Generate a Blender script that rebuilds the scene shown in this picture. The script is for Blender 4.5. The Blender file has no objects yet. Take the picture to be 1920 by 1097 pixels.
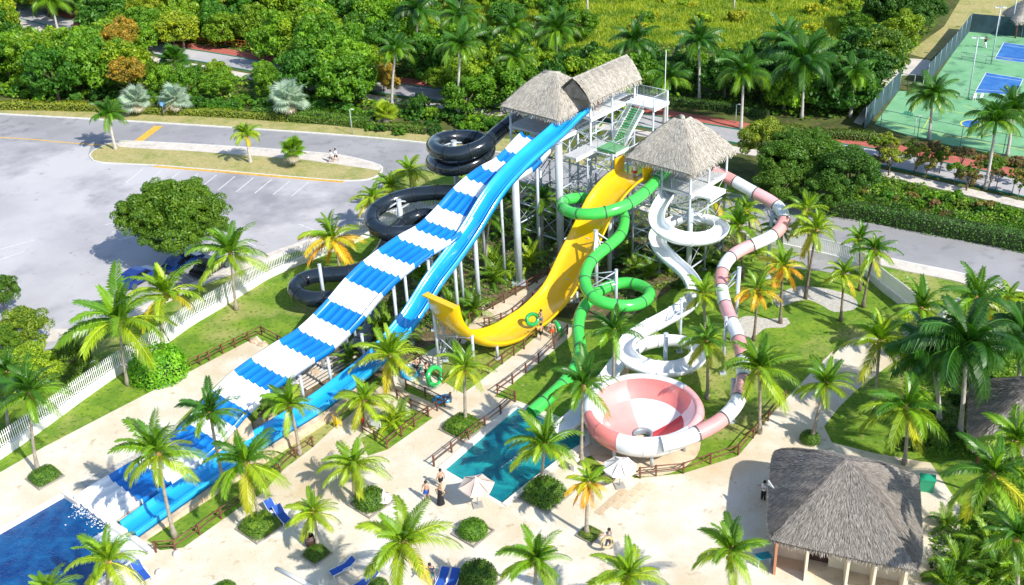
import bpy, bmesh, math, random
import numpy as np
from mathutils import Vector, Matrix
from mathutils.geometry import tessellate_polygon

random.seed(7); RNG = np.random.default_rng(11)
SC = bpy.context.scene
C = SC.collection

# ------------------------------------------------------------------ camera
FPX, CX, CY, CAMZ = 2050.0, 960.0, 548.5, 50.0
_dn = np.array([178.0, 3667.5, FPX]); _dn /= np.linalg.norm(_dn)
_fw = np.array([0, 0, 1.0]) - _dn * _dn[2]; _fw /= np.linalg.norm(_fw)
_rt = np.cross(_dn, _fw)
ROT = np.stack([_rt, _fw, -_dn])
cam = bpy.data.cameras.new('camera'); camo = bpy.data.objects.new('camera', cam); C.objects.link(camo)
cam.sensor_width = 36; cam.lens = 36 * FPX / 1920; cam.clip_end = 2000; cam.clip_start = 0.5
M = Matrix.Identity(4)
for i in range(3):
    M[i][0] = ROT[i][0]; M[i][1] = -ROT[i][1]; M[i][2] = -ROT[i][2]
M[2][3] = CAMZ
camo.matrix_world = M
SC.camera = camo

# ------------------------------------------------------------------ light
SUN_AZ, SUN_EL = -46.0, 41.5        # degrees from +X, elevation
w = bpy.data.worlds.new('World'); SC.world = w; w.use_nodes = True
nt = w.node_tree; nt.nodes.clear()
out = nt.nodes.new('ShaderNodeOutputWorld'); bg = nt.nodes.new('ShaderNodeBackground')
sky = nt.nodes.new('ShaderNodeTexSky'); sky.sky_type = 'NISHITA'; sky.sun_disc = False
sky.sun_elevation = math.radians(SUN_EL); sky.sun_rotation = math.radians(90 - SUN_AZ)
sky.air_density = 1.0; sky.dust_density = 0.6; sky.ozone_density = 1.5
bg.inputs['Strength'].default_value = 0.15
nt.links.new(sky.outputs[0], bg.inputs[0]); nt.links.new(bg.outputs[0], out.inputs[0])
sl = bpy.data.lights.new('sun', 'SUN'); sl.energy = 4.2; sl.angle = math.radians(0.55); sl.color = (1.0, 0.955, 0.86)
so = bpy.data.objects.new('sun', sl); C.objects.link(so)
sd = Vector((math.cos(math.radians(SUN_AZ)) * math.cos(math.radians(SUN_EL)), math.sin(math.radians(SUN_AZ)) * math.cos(math.radians(SUN_EL)), math.sin(math.radians(SUN_EL))))
so.rotation_euler = sd.to_track_quat('Z', 'Y').to_euler()
SC.view_settings.view_transform = 'Standard'; SC.view_settings.look = 'None'
SC.view_settings.exposure = 0.52; SC.view_settings.gamma = 1.0; SC.view_settings.use_curve_mapping = False

# ------------------------------------------------------------------ geometry of the place: image point at a height -> world point
def at(x, y, z=0.0):
    r = ROT @ np.array([x - CX, y - CY, FPX]); t = (z - CAMZ) / r[2]; p = r * t
    return Vector((p[0], p[1], z))
def proj(p):
    q = ROT.T @ (np.array(p, float) - np.array([0, 0, CAMZ])); return q[0] / q[2] * FPX + CX, q[1] / q[2] * FPX + CY, q[2]
def onplane(x, y, P0, az):
    d = (math.cos(math.radians(az)), math.sin(math.radians(az)))
    r = ROT @ np.array([x - CX, y - CY, FPX]); n = np.array([-d[1], d[0], 0]); c0 = np.array([0, 0, CAMZ])
    t = ((np.array([P0[0], P0[1], 0]) - c0) @ n) / (r @ n); p = c0 + r * t
    return Vector(p)
def rise(base, top):
    """height and lean of a thing whose foot is at base (ground) and top is seen at pixel top"""
    b = at(*base); z = 0.2
    lo, hi = 0.1, 40
    for _ in range(40):
        m = (lo + hi) / 2
        if proj((b.x, b.y, m))[1] > top[1]: lo = m
        else: hi = m
    t = onplane(top[0], top[1], (b.x, b.y), math.degrees(math.atan2(ROT[1][0], ROT[0][0])))
    return b, t

# ------------------------------------------------------------------ helpers
def tag(o, label, cat, group=None, kind=None):
    if label: o['label'] = label
    if cat: o['category'] = cat
    if group: o['group'] = group
    if kind: o['kind'] = kind
    return o
def thing(name, label, cat, loc=(0, 0, 0), rz=0, group=None):
    o = bpy.data.objects.new(name, None); C.objects.link(o); o.empty_display_size = 0.3
    o.location = loc; o.rotation_euler = (0, 0, rz)
    return tag(o, label, cat, group)
def link(name, me, m=None, parent=None, loc=None, rot=None):
    o = bpy.data.objects.new(name, me); C.objects.link(o)
    if m is not None:
        if len(me.materials) == 0: me.materials.append(m)
    if parent is not None: o.parent = parent
    if loc is not None: o.location = loc
    if rot is not None: o.rotation_euler = rot
    return o
def mesh_np(name, V, F, smooth=False):
    """V (n,3), F (m,k) with constant k"""
    me = bpy.data.meshes.new(name); V = np.asarray(V, np.float32); F = np.asarray(F, np.int32)
    me.vertices.add(len(V)); me.vertices.foreach_set('co', V.ravel())
    k = F.shape[1]; me.loops.add(F.size); me.loops.foreach_set('vertex_index', F.ravel())
    me.polygons.add(len(F)); me.polygons.foreach_set('loop_start', np.arange(0, F.size, k, dtype=np.int32))
    me.polygons.foreach_set('loop_total', np.full(len(F), k, np.int32))
    if smooth: me.polygons.foreach_set('use_smooth', np.ones(len(F), bool))
    me.update(calc_edges=True); return me
class MB:
    def __init__(s): s.v = []; s.f = []; s.mi = []; s.sm = []
    def add(s, v, f, mi=0, sm=False):
        o = len(s.v); s.v += [tuple(x) for x in v]
        for q in f: s.f.append(tuple(o + i for i in q)); s.mi.append(mi); s.sm.append(sm)
        return s
    def box(s, c, d, rz=0, mi=0, taper=1.0):
        x, y, z = d[0] / 2, d[1] / 2, d[2] / 2; cr, sr = math.cos(rz), math.sin(rz); v = []
        for (a, b, e) in ((-1, -1, -1), (1, -1, -1), (1, 1, -1), (-1, 1, -1), (-1, -1, 1), (1, -1, 1), (1, 1, 1), (-1, 1, 1)):
            t = taper if e > 0 else 1
            px, py = a * x * t, b * y * t
            v.append((c[0] + px * cr - py * sr, c[1] + px * sr + py * cr, c[2] + e * z))
        return s.add(v, [(0, 3, 2, 1), (4, 5, 6, 7), (0, 1, 5, 4), (1, 2, 6, 5), (2, 3, 7, 6), (3, 0, 4, 7)], mi)
    def tube(s, pts, r, n=8, mi=0, caps=True, sm=True):
        pts = [Vector(p) for p in pts]; rs = r if isinstance(r, (list, tuple)) else [r] * len(pts); v = []; f = []
        up = None
        for i, p in enumerate(pts):
            t = (pts[min(i + 1, len(pts) - 1)] - pts[max(i - 1, 0)])
            if t.length < 1e-9: t = Vector((0, 0, 1))
            t.normalize()
            if up is None: up = Vector((0, 0, 1)) if abs(t.z) < .9 else Vector((1, 0, 0))
            a = t.cross(up)
            if a.length < 1e-4: a = t.orthogonal()
            a.normalize(); b = a.cross(t); up = b
            for k in range(n):
                q = 2 * math.pi * k / n; v.append(p + (a * math.cos(q) + b * math.sin(q)) * rs[i])
        for i in range(len(pts) - 1):
            for k in range(n):
                f.append((i * n + k, i * n + (k + 1) % n, (i + 1) * n + (k + 1) % n, (i + 1) * n + k))
        s.add(v, f, mi, sm)
        if caps:
            o = len(s.v) - len(v)
            s.f.append(tuple(o + k for k in range(n))[::-1]); s.mi.append(mi); s.sm.append(False)
            s.f.append(tuple(o + (len(pts) - 1) * n + k for k in range(n))); s.mi.append(mi); s.sm.append(False)
        return s
    def lathe(s, c, prof, n=16, mi=0, sm=True):
        v = []; f = []
        for (r, z) in prof:
            for k in range(n): q = 2 * math.pi * k / n; v.append((c[0] + r * math.cos(q), c[1] + r * math.sin(q), c[2] + z))
        for i in range(len(prof) - 1):
            for k in range(n): f.append((i * n + k, i * n + (k + 1) % n, (i + 1) * n + (k + 1) % n, (i + 1) * n + k))
        return s.add(v, f, mi, sm)
    def mesh(s, name, mats=()):
        me = bpy.data.meshes.new(name); me.from_pydata(s.v, [], s.f)
        me.polygons.foreach_set('material_index', s.mi); me.polygons.foreach_set('use_smooth', s.sm)
        for m in mats: me.materials.append(m)
        me.update(); return me
    def build(s, name, mats, parent=None, loc=None, rot=None):
        if not isinstance(mats, (list, tuple)): mats = [mats]
        return link(name, s.mesh(name, mats), None, parent, loc, rot)
def ring_pts(c, r, n, z=0): return [Vector((c[0] + r * math.cos(2 * math.pi * i / n), c[1] + r * math.sin(2 * math.pi * i / n), z)) for i in range(n)]
def catmull(P, step=0.4, closed=False):
    P = [Vector(p) for p in P]; out = []
    n = len(P)
    for i in range(n - 1):
        p0 = P[max(i - 1, 0)]; p1 = P[i]; p2 = P[i + 1]; p3 = P[min(i + 2, n - 1)]
        m = max(1, int((p2 - p1).length / step))
        for k in range(m):
            t = k / m; t2 = t * t; t3 = t2 * t
            out.append(0.5 * ((2 * p1) + (-p0 + p2) * t + (2 * p0 - 5 * p1 + 4 * p2 - p3) * t2 + (-p0 + 3 * p1 - 3 * p2 + p3) * t3))
    out.append(P[-1]); return out
def resample(P, step):
    L = [0]
    for a, b in zip(P, P[1:]): L.append(L[-1] + (b - a).length)
    n = max(2, int(round(L[-1] / step)) + 1); S = np.linspace(0, L[-1], n); A = np.array([tuple(p) for p in P])
    return [Vector((np.interp(s, L, A[:, 0]), np.interp(s, L, A[:, 1]), np.interp(s, L, A[:, 2]))) for s in S], S
def smooth_pts(P, it=2):
    P = [p.copy() for p in P]
    for _ in range(it):
        P = [P[0]] + [(P[i - 1] + P[i] * 2 + P[i + 1]) / 4 for i in range(1, len(P) - 1)] + [P[-1]]
    return P

# ------------------------------------------------------------------ materials
def mat(name, col=(.5, .5, .5), rough=.6, spec=.5, metal=0, var=0, scale=4, bump=0, bscale=20, coat=0, detail=6, col2=None, rnd=0, coords='Object'):
    m = bpy.data.materials.new(name); m.use_nodes = True; nt = m.node_tree; b = nt.nodes['Principled BSDF']
    b.inputs['Roughness'].default_value = rough; b.inputs['Specular IOR Level'].default_value = spec; b.inputs['Metallic'].default_value = metal
    if coat: b.inputs['Coat Weight'].default_value = coat; b.inputs['Coat Roughness'].default_value = .08
    b.inputs['Base Color'].default_value = (*col, 1)
    tc = nt.nodes.new('ShaderNodeTexCoord'); src = tc.outputs[coords]
    if coords == 'World':
        pass
    if var or col2:
        n = nt.nodes.new('ShaderNodeTexNoise'); n.inputs['Scale'].default_value = scale; n.inputs['Detail'].default_value = detail
        nt.links.new(src, n.inputs['Vector'])
        r = nt.nodes.new('ShaderNodeValToRGB'); r.color_ramp.elements[0].position = .33; r.color_ramp.elements[1].position = .67
        c2 = col2 or tuple(min(1, c * (1 + var)) for c in col)
        c1 = tuple(c * (1 - var) for c in col) if var else col
        r.color_ramp.elements[0].color = (*c1, 1); r.color_ramp.elements[1].color = (*c2, 1)
        nt.links.new(n.outputs[0], r.inputs[0]); nt.links.new(r.outputs[0], b.inputs['Base Color'])
    if bump:
        n = nt.nodes.new('ShaderNodeTexNoise'); n.inputs['Scale'].default_value = bscale; n.inputs['Detail'].default_value = 4
        bm_ = nt.nodes.new('ShaderNodeBump'); bm_.inputs['Strength'].default_value = bump; bm_.inputs['Distance'].default_value = .05
        nt.links.new(src, n.inputs['Vector']); nt.links.new(n.outputs[0], bm_.inputs['Height']); nt.links.new(bm_.outputs[0], b.inputs['Normal'])
    return m
def N(nt, t, **kw):
    n = nt.nodes.new(t)
    for k, v in kw.items(): setattr(n, k, v)
    return n
def ground_mat(name, cols, scales, bump=.3, bscale=30, rough=.9, specks=None, extra=None):
    """layered noises over world-sized object coordinates. cols: base, then (colour, scale, threshold, softness)"""
    m = bpy.data.materials.new(name); m.use_nodes = True; nt = m.node_tree; b = nt.nodes['Principled BSDF']
    b.inputs['Roughness'].default_value = rough; b.inputs['Specular IOR Level'].default_value = .25
    tc = N(nt, 'ShaderNodeTexCoord'); prev = None
    rgb = N(nt, 'ShaderNodeRGB'); rgb.outputs[0].default_value = (*cols[0], 1); prev = rgb.outputs[0]
    for i, (c, sc, th, soft, det) in enumerate(cols[1:]):
        n = N(nt, 'ShaderNodeTexNoise'); n.inputs['Scale'].default_value = sc; n.inputs['Detail'].default_value = det; n.inputs['Roughness'].default_value = .6
        mp = N(nt, 'ShaderNodeMapping'); mp.inputs['Location'].default_value = (13.7 * i, 7.1 * i, 3.3 * i)
        nt.links.new(tc.outputs['Object'], mp.inputs[0]); nt.links.new(mp.outputs[0], n.inputs['Vector'])
        mr = N(nt, 'ShaderNodeMapRange'); mr.inputs['From Min'].default_value = th - soft; mr.inputs['From Max'].default_value = th + soft
        nt.links.new(n.outputs[0], mr.inputs[0])
        mx = N(nt, 'ShaderNodeMix', data_type='RGBA'); nt.links.new(mr.outputs[0], mx.inputs[0]); nt.links.new(prev, mx.inputs[6]); mx.inputs[7].default_value = (*c, 1)
        prev = mx.outputs[2]
    if extra: prev = extra(nt, tc, prev)
    nt.links.new(prev, b.inputs['Base Color'])
    n = N(nt, 'ShaderNodeTexNoise'); n.inputs['Scale'].default_value = bscale; n.inputs['Detail'].default_value = 5
    nt.links.new(tc.outputs['Object'], n.inputs['Vector'])
    bp = N(nt, 'ShaderNodeBump'); bp.inputs['Strength'].default_value = bump; bp.inputs['Distance'].default_value = .05
    nt.links.new(n.outputs[0], bp.inputs['Height']); nt.links.new(bp.outputs[0], b.inputs['Normal'])
    return m
def leaf_mat(name, cols, trans=.35, rough=.45, spec=.4, objcol=False, clump=0):
    """foliage: a colour picked per leaf; objcol multiplies it by the object's own colour"""
    m = bpy.data.materials.new(name); m.use_nodes = True; nt = m.node_tree; b = nt.nodes['Principled BSDF']; o = nt.nodes['Material Output']
    g = N(nt, 'ShaderNodeNewGeometry'); r = N(nt, 'ShaderNodeValToRGB'); el = r.color_ramp.elements
    while len(el) < len(cols): el.new(.5)
    for i, c in enumerate(cols): el[i].position = i / (len(cols) - 1); el[i].color = (*c, 1)
    nt.links.new(g.outputs['Random Per Island'], r.inputs[0]); col = r.outputs[0]
    oi = N(nt, 'ShaderNodeObjectInfo')
    if objcol:
        mx = N(nt, 'ShaderNodeMix', data_type='RGBA', blend_type='MULTIPLY'); mx.inputs[0].default_value = 1
        nt.links.new(col, mx.inputs[6]); nt.links.new(oi.outputs['Color'], mx.inputs[7]); col = mx.outputs[2]
    tcn = N(nt, 'ShaderNodeTexCoord'); nz = N(nt, 'ShaderNodeTexNoise'); nz.inputs['Scale'].default_value = clump; nz.inputs['Detail'].default_value = 3
    nt.links.new(tcn.outputs['Object'], nz.inputs['Vector']); cr = N(nt, 'ShaderNodeValToRGB'); cr.color_ramp.elements[0].position = .36; cr.color_ramp.elements[1].position = .64
    cr.color_ramp.elements[0].color = (.58, .70, .62, 1); cr.color_ramp.elements[1].color = (1.32, 1.16, 1.0, 1); nt.links.new(nz.outputs[0], cr.inputs[0])
    m3 = N(nt, 'ShaderNodeMix', data_type='RGBA', blend_type='MULTIPLY'); m3.inputs[0].default_value = 1 if clump else 0; nt.links.new(col, m3.inputs[6]); nt.links.new(cr.outputs[0], m3.inputs[7]); col = m3.outputs[2]
    b.inputs['Roughness'].default_value = rough; b.inputs['Specular IOR Level'].default_value = spec
    nt.links.new(col, b.inputs['Base Color'])
    tr = N(nt, 'ShaderNodeBsdfTranslucent'); hs = N(nt, 'ShaderNodeHueSaturation'); hs.inputs['Value'].default_value = 1.5; hs.inputs['Saturation'].default_value = 1.1
    nt.links.new(col, hs.inputs['Color']); nt.links.new(hs.outputs[0], tr.inputs[0])
    ms = N(nt, 'ShaderNodeMixShader'); ms.inputs[0].default_value = trans
    nt.links.new(b.outputs[0], ms.inputs[1]); nt.links.new(tr.outputs[0], ms.inputs[2]); nt.links.new(ms.outputs[0], o.inputs[0])
    return m
def water_mat(name, tint, deep, bump=.25, scale=1.2, white=None):
    m = bpy.data.materials.new(name); m.use_nodes = True; nt = m.node_tree; nt.nodes.clear()
    o = N(nt, 'ShaderNodeOutputMaterial'); tc = N(nt, 'ShaderNodeTexCoord')
    n1 = N(nt, 'ShaderNodeTexNoise'); n1.inputs['Scale'].default_value = scale * .35; n1.inputs['Detail'].default_value = 5; n1.inputs['Distortion'].default_value = .8
    nt.links.new(tc.outputs['Object'], n1.inputs[0])
    r = N(nt, 'ShaderNodeValToRGB'); r.color_ramp.elements[0].position = .3; r.color_ramp.elements[1].position = .72
    r.color_ramp.elements[0].color = (*deep, 1); r.color_ramp.elements[1].color = (*tint, 1)
    nt.links.new(n1.outputs[0], r.inputs[0])
    tr = N(nt, 'ShaderNodeBsdfTransparent'); nt.links.new(r.outputs[0], tr.inputs[0])
    df = N(nt, 'ShaderNodeBsdfDiffuse'); nt.links.new(r.outputs[0], df.inputs[0])
    gl = N(nt, 'ShaderNodeBsdfGlossy'); gl.inputs['Roughness'].default_value = .06
    n2 = N(nt, 'ShaderNodeTexNoise'); n2.inputs['Scale'].default_value = scale * 3; n2.inputs['Detail'].default_value = 5; n2.inputs['Distortion'].default_value = 1.2
    nt.links.new(tc.outputs['Object'], n2.inputs[0])
    bp = N(nt, 'ShaderNodeBump'); bp.inputs['Strength'].default_value = bump; bp.inputs['Distance'].default_value = .25; nt.links.new(n2.outputs[0], bp.inputs['Height'])
    nt.links.new(bp.outputs[0], gl.inputs['Normal']); nt.links.new(bp.outputs[0], df.inputs['Normal'])
    m1 = N(nt, 'ShaderNodeMixShader'); m1.inputs[0].default_value = .45; nt.links.new(tr.outputs[0], m1.inputs[1]); nt.links.new(df.outputs[0], m1.inputs[2])
    fr = N(nt, 'ShaderNodeFresnel'); fr.inputs['IOR'].default_value = 1.33; nt.links.new(bp.outputs[0], fr.inputs['Normal'])
    m2 = N(nt, 'ShaderNodeMixShader'); nt.links.new(fr.outputs[0], m2.inputs[0]); nt.links.new(m1.outputs[0], m2.inputs[1]); nt.links.new(gl.outputs[0], m2.inputs[2])
    nt.links.new(m2.outputs[0], o.inputs[0]); return m

GRASS = ground_mat('lawn grass', [(.12, .23, .018), ((.19, .30, .025), .5, .5, .08, 4), ((.35, .34, .11), .13, .58, .07, 6), ((.07, .15, .012), 3.0, .6, .08, 4), ((.30, .32, .09), 2.2, .64, .06, 5)], None, bump=.6, bscale=14)
DRYGRASS = ground_mat('dry grass', [(.42, .36, .15), ((.27, .29, .08), .3, .56, .1, 5), ((.45, .40, .2), 1.5, .58, .08, 5), ((.16, .19, .05), 4, .62, .06, 4)], None, bump=.6, bscale=14)
FLOOR = ground_mat('leaf litter', [(.06, .08, .02), ((.11, .14, .03), .3, .5, .1, 6), ((.16, .12, .06), 1.2, .6, .08, 5)], None, bump=.8, bscale=6)
SOIL = ground_mat('planting soil', [(.16, .11, .065), ((.07, .09, .03), .5, .5, .1, 6), ((.30, .22, .14), .9, .6, .1, 5), ((.07, .05, .03), 4, .6, .06, 4)], None, bump=.8, bscale=10)
def cracks(nt, tc, prev):
    v = N(nt, 'ShaderNodeTexVoronoi', feature='DISTANCE_TO_EDGE'); v.inputs['Scale'].default_value = .13
    n = N(nt, 'ShaderNodeTexNoise'); n.inputs['Scale'].default_value = .5; n.inputs['Detail'].default_value = 6
    mx = N(nt, 'ShaderNodeMix', data_type='RGBA', blend_type='LINEAR_LIGHT'); mx.inputs[0].default_value = .6
    nt.links.new(tc.outputs['Object'], n.inputs[0]); nt.links.new(tc.outputs['Object'], mx.inputs[6]); nt.links.new(n.outputs['Color'], mx.inputs[7])
    nt.links.new(mx.outputs[2], v.inputs['Vector'])
    mr = N(nt, 'ShaderNodeMapRange'); mr.inputs['From Min'].default_value = .002; mr.inputs['From Max'].default_value = .008; nt.links.new(v.outputs['Distance'], mr.inputs[0])
    m2 = N(nt, 'ShaderNodeMix', data_type='RGBA'); nt.links.new(mr.outputs[0], m2.inputs[0]); m2.inputs[6].default_value = (.17, .17, .175, 1); nt.links.new(prev, m2.inputs[7])
    return m2.outputs[2]
PARK = ground_mat('bleached asphalt', [(.40, .39, .405), ((.50, .485, .495), .05, .5, .08, 5), ((.27, .265, .285), .08, .57, .08, 7), ((.27, .26, .265), .8, .68, .06, 7)], None, bump=.15, bscale=40)
ROAD = ground_mat('road asphalt', [(.29, .285, .295), ((.35, .345, .355), .12, .5, .1, 5), ((.22, .22, .23), .5, .63, .08, 6)], None, bump=.15, bscale=40)
WALK = ground_mat('pale pavement', [(.62, .56, .49), ((.50, .45, .40), .6, .55, .1, 6), ((.70, .65, .58), 2, .6, .1, 4)], None, bump=.2, bscale=20)
def pores(nt, tc, prev):
    v = N(nt, 'ShaderNodeTexVoronoi'); v.inputs['Scale'].default_value = 5.0; nt.links.new(tc.outputs['Object'], v.inputs['Vector'])
    mr = N(nt, 'ShaderNodeMapRange'); mr.inputs['From Min'].default_value = .10; mr.inputs['From Max'].default_value = .18; nt.links.new(v.outputs['Distance'], mr.inputs[0])
    m2 = N(nt, 'ShaderNodeMix', data_type='RGBA'); nt.links.new(mr.outputs[0], m2.inputs[0]); m2.inputs[6].default_value = (.45, .34, .22, 1); nt.links.new(prev, m2.inputs[7])
    return m2.outputs[2]
PLAZA = ground_mat('coral stone deck', [(.64, .56, .43), ((.70, .66, .57), .30, .5, .1, 6), ((.58, .46, .29), .14, .60, .10, 8), ((.48, .37, .23), 1.3, .67, .06, 7)], None, bump=.25, bscale=25, extra=pores)
SANDP = ground_mat('tan concrete path', [(.62, .51, .36), ((.70, .60, .45), .4, .5, .1, 6), ((.48, .37, .24), 1.2, .62, .08, 6)], None, bump=.25, bscale=20)
GRAVEL = ground_mat('grey gravel', [(.50, .48, .44), ((.40, .38, .34), 3, .5, .1, 4), ((.62, .59, .54), 7, .55, .08, 3)], None, bump=.9, bscale=12)
MEADOW = ground_mat('meadow ground', [(.20, .29, .03), ((.30, .36, .05), .15, .5, .1, 5), ((.10, .17, .02), .4, .6, .08, 5)], None, bump=.9, bscale=5)
REDPAVE = mat('red painted pavement', (.45, .13, .10), .8, .3, var=.15, scale=1.5)
GREENPAINT = mat('green kerb paint', (.03, .22, .14), .7, var=.15)
YPAINT = mat('yellow kerb paint', (.72, .42, .06), .7, var=.15, scale=2)
WPAINT = mat('white road paint', (.62, .62, .62), .7, var=.15, scale=3)
KERB = mat('kerb concrete', (.66, .64, .60), .8, var=.1, scale=2)
COURT = ground_mat('green court', [(.16, .38, .19), ((.20, .43, .23), .3, .5, .1, 5), ((.09, .22, .12), .35, .60, .06, 7)], None, bump=.08, bscale=40)
BLUECOURT = ground_mat('blue court', [(.03, .13, .40), ((.05, .19, .48), .5, .5, .1, 6)], None, bump=.08, bscale=40)
WHITE = mat('white paint', (.80, .80, .80), .5, var=.04, scale=1)
WALLM = mat('white wall render', (.78, .76, .74), .8, var=.07, scale=1.2, bump=.2)
WALLC = mat('cream wall render', (.74, .66, .52), .8, var=.08, scale=1.2, bump=.2)
COPE = mat('pool coping', (.76, .70, .62), .6, var=.08, scale=2)
STEEL = mat('galvanised steel', (.50, .55, .61), .45, .5, .1, var=.1, scale=.7)
STEELD = mat('dull steel', (.30, .34, .38), .55, .5, .3, var=.15, scale=1)
WOODB = mat('brown rail timber', (.17, .065, .04), .6, var=.35, scale=3)
WOODD = mat('dark barrel wood', (.07, .03, .025), .6, var=.3, scale=3)
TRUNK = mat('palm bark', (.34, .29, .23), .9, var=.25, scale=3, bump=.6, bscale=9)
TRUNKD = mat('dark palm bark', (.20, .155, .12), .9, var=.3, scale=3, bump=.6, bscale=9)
TRUNKR = mat('royal palm bark', (.50, .46, .42), .85, var=.15, scale=2, bump=.3, bscale=8)
BARK = mat('tree bark', (.20, .15, .11), .9, var=.3, scale=3, bump=.6, bscale=9)
FIBER = mat('palm crown fibre', (.42, .24, .09), .9, var=.35, scale=6)
def gel(name, c, var=.06, rough=.18, c2=None):
    m = mat(name, c, rough, .5, var=var, scale=.5, coat=.4, col2=c2); return m
G_WHITE = gel('white gelcoat', (.82, .83, .84), .03)
G_BLUE = gel('striped slide blue gelcoat', (.006, .19, .62), .12)
G_CYAN = gel('sky blue gelcoat', (.015, .36, .80), .1)
G_YEL = gel('yellow gelcoat', (.90, .52, .003), .05)
G_GRN = gel('green gelcoat', (.07, .60, .09), .08)
G_BLK = gel('charcoal gelcoat', (.014, .022, .032), .25)
G_RED = gel('faded red gelcoat', (.80, .24, .22), .12, rough=.25)
G_PINK = gel('bleached pink gelcoat', (.83, .42, .42), .12, rough=.3)
G_DRED = gel('deep red gelcoat', (.66, .05, .07), .15, rough=.25)
FLANGE = mat('joint rubber', (.06, .10, .09), .6)
# ================================================================== SETTING
def P2(lst, z=0.0): return [at(x, y, z) for x, y in lst]
def sheet(name, poly, z, m, holes=(), kind='structure', parent=None, thick=0):
    loops = [[Vector((p[0], p[1], 0)) for p in poly]] + [[Vector((p[0], p[1], 0)) for p in h] for h in holes]
    tris = tessellate_polygon(loops); flat = [p for l in loops for p in l]
    mb = MB(); vs = [(p.x, p.y, z) for p in flat]; fs = []
    for t in tris:
        a, b, c = (flat[i] for i in t)
        fs.append(t if (b - a).cross(c - a).z > 0 else t[::-1])
    mb.add(vs, fs)
    if thick:
        for l in loops:
            n = len(l); mb.add([(p.x, p.y, z) for p in l] + [(p.x, p.y, z - thick) for p in l], [(i, (i + 1) % n, n + (i + 1) % n, n + i) for i in range(n)])
    o = mb.build(name, m, parent)
    if parent is None: o['kind'] = kind
    return o
def offs(line, d):
    """offset a world polyline sideways (left positive)"""
    out = []
    for i, p in enumerate(line):
        t = line[min(i + 1, len(line) - 1)] - line[max(i - 1, 0)]; t.z = 0; t.normalize()
        out.append(Vector((p.x - t.y * d, p.y + t.x * d, p.z)))
    return out
def strip(name, line, d0, d1, z, m, thick=0): return sheet(name, offs(line, d0) + offs(line, d1)[::-1], z, m, thick=thick)
def smoothline(pts, step=1.0): return catmull([Vector((p.x, p.y, 0)) for p in pts], step)

pool1 = P2([(-420, 1240), (-120, 1066), (0, 997), (122, 927), (150, 946), (208, 985), (233, 1000), (252, 1013), (283, 1037), (262, 1050), (172, 1100), (60, 1165), (-150, 1290)])
pool2 = P2([(968, 762), (1035, 788), (1099, 815), (1098, 830), (1068, 850), (1000, 902), (945, 946), (888, 913), (828, 878), (900, 818)])
big = [Vector((-500, -60, 0)), Vector((500, -60, 0)), Vector((500, 800, 0)), Vector((-500, 800, 0))]
sheet('ground', big, 0, GRASS, [pool1, pool2])
plaza = P2([(-520, 1180), (-150, 968), (0, 886), (83, 838), (187, 784), (284, 734), (360, 695), (467, 639), (482, 630), (501, 649), (430, 700), (380, 745), (330, 795), (262, 862), (195, 893), (150, 930), (168, 945), (222, 981), (262, 1002), (300, 1032), (344, 1027), (455, 948), (493, 925), (531, 881), (584, 841), (622, 806), (660, 775),
            (700, 735), (761, 684), (822, 648), (850, 664), (806, 700), (868, 738), (893, 720), (978, 655), (1003, 633), (1040, 598), (1078, 612), (1068, 632), (1035, 660), (958, 722), (926, 744), (972, 752), (1045, 780), (1120, 808), (1122, 836), (1140, 862), (1190, 897),
            (1232, 893), (1281, 888), (1332, 872), (1384, 855), (1412, 822), (1440, 785), (1480, 742), (1520, 700), (1562, 658), (1600, 634), (1680, 626), (1760, 606), (1830, 600), (1830, 632), (1770, 640), (1700, 660), (1660, 690), (1602, 735), (1572, 765), (1545, 800), (1560, 830), (1640, 850), (1745, 868), (1800, 950), (1800, 1150), (1700, 1400), (200, 1500), (-600, 1400)])
sheet('plaza', plaza, .012, PLAZA, [pool1, pool2])
def pool(name, outline, zw, depth, m_w, m_b, label):
    n = len(outline); mb = MB()
    mb.add([(p.x, p.y, .0) for p in outline] + [(p.x, p.y, -depth) for p in outline], [(i, (i + 1) % n, n + (i + 1) % n, n + i) for i in range(n)])
    o = mb.build(name + '_wall', m_b); o['kind'] = 'structure'
    sheet(name + '_floor', outline, -depth, m_b); sheet(name + '_water', outline, zw, m_w)
TILE = mat('blue pool tile', (.10, .32, .62), .3, var=.1, scale=1)
TILE2 = mat('turquoise pool tile', (.30, .66, .68), .3, var=.1, scale=1)
pool('deep_pool', pool1, -.16, 1.7, water_mat('deep blue water', (.012, .24, .60), (.003, .08, .34), .35, 2.2), TILE, '')
pool('splash_pool', pool2, -.16, 1.2, water_mat('turquoise water', (.03, .72, .70), (.004, .20, .36), .35, 1.9), TILE2, '')
def coping(name, line, w, z=.10):
    line = [Vector((p.x, p.y, 0)) for p in line]; mb = MB(); L, R_ = offs(line, w / 2), offs(line, -w / 2); n = len(line)
    v = [(p.x, p.y, z) for p in L] + [(p.x, p.y, z) for p in R_] + [(p.x, p.y, -.3) for p in L] + [(p.x, p.y, -.3) for p in R_]; f = []
    for i in range(n - 1): f += [(i, i + 1, n + i + 1, n + i), (i, 2 * n + i, 2 * n + i + 1, i + 1), (n + i, n + i + 1, 3 * n + i + 1, 3 * n + i)]
    f += [(0, n, 3 * n, 2 * n), (n - 1, 3 * n - 1, 4 * n - 1, 2 * n - 1)][:1] + [(n - 1, 3 * n - 1, 4 * n - 1, 2 * n - 1)]
    mb.add(v, f); o = mb.build(name, COPE); o['kind'] = 'structure'; return o
coping('pool_coping', P2([(-400, 1225), (-120, 1063), (0, 995), (121, 926)]), .35)
coping('pool_coping', P2([(122, 925), (152, 945)]), .5, .25); coping('pool_coping', P2([(205, 984), (234, 1001)]), .5, .25)
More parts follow.
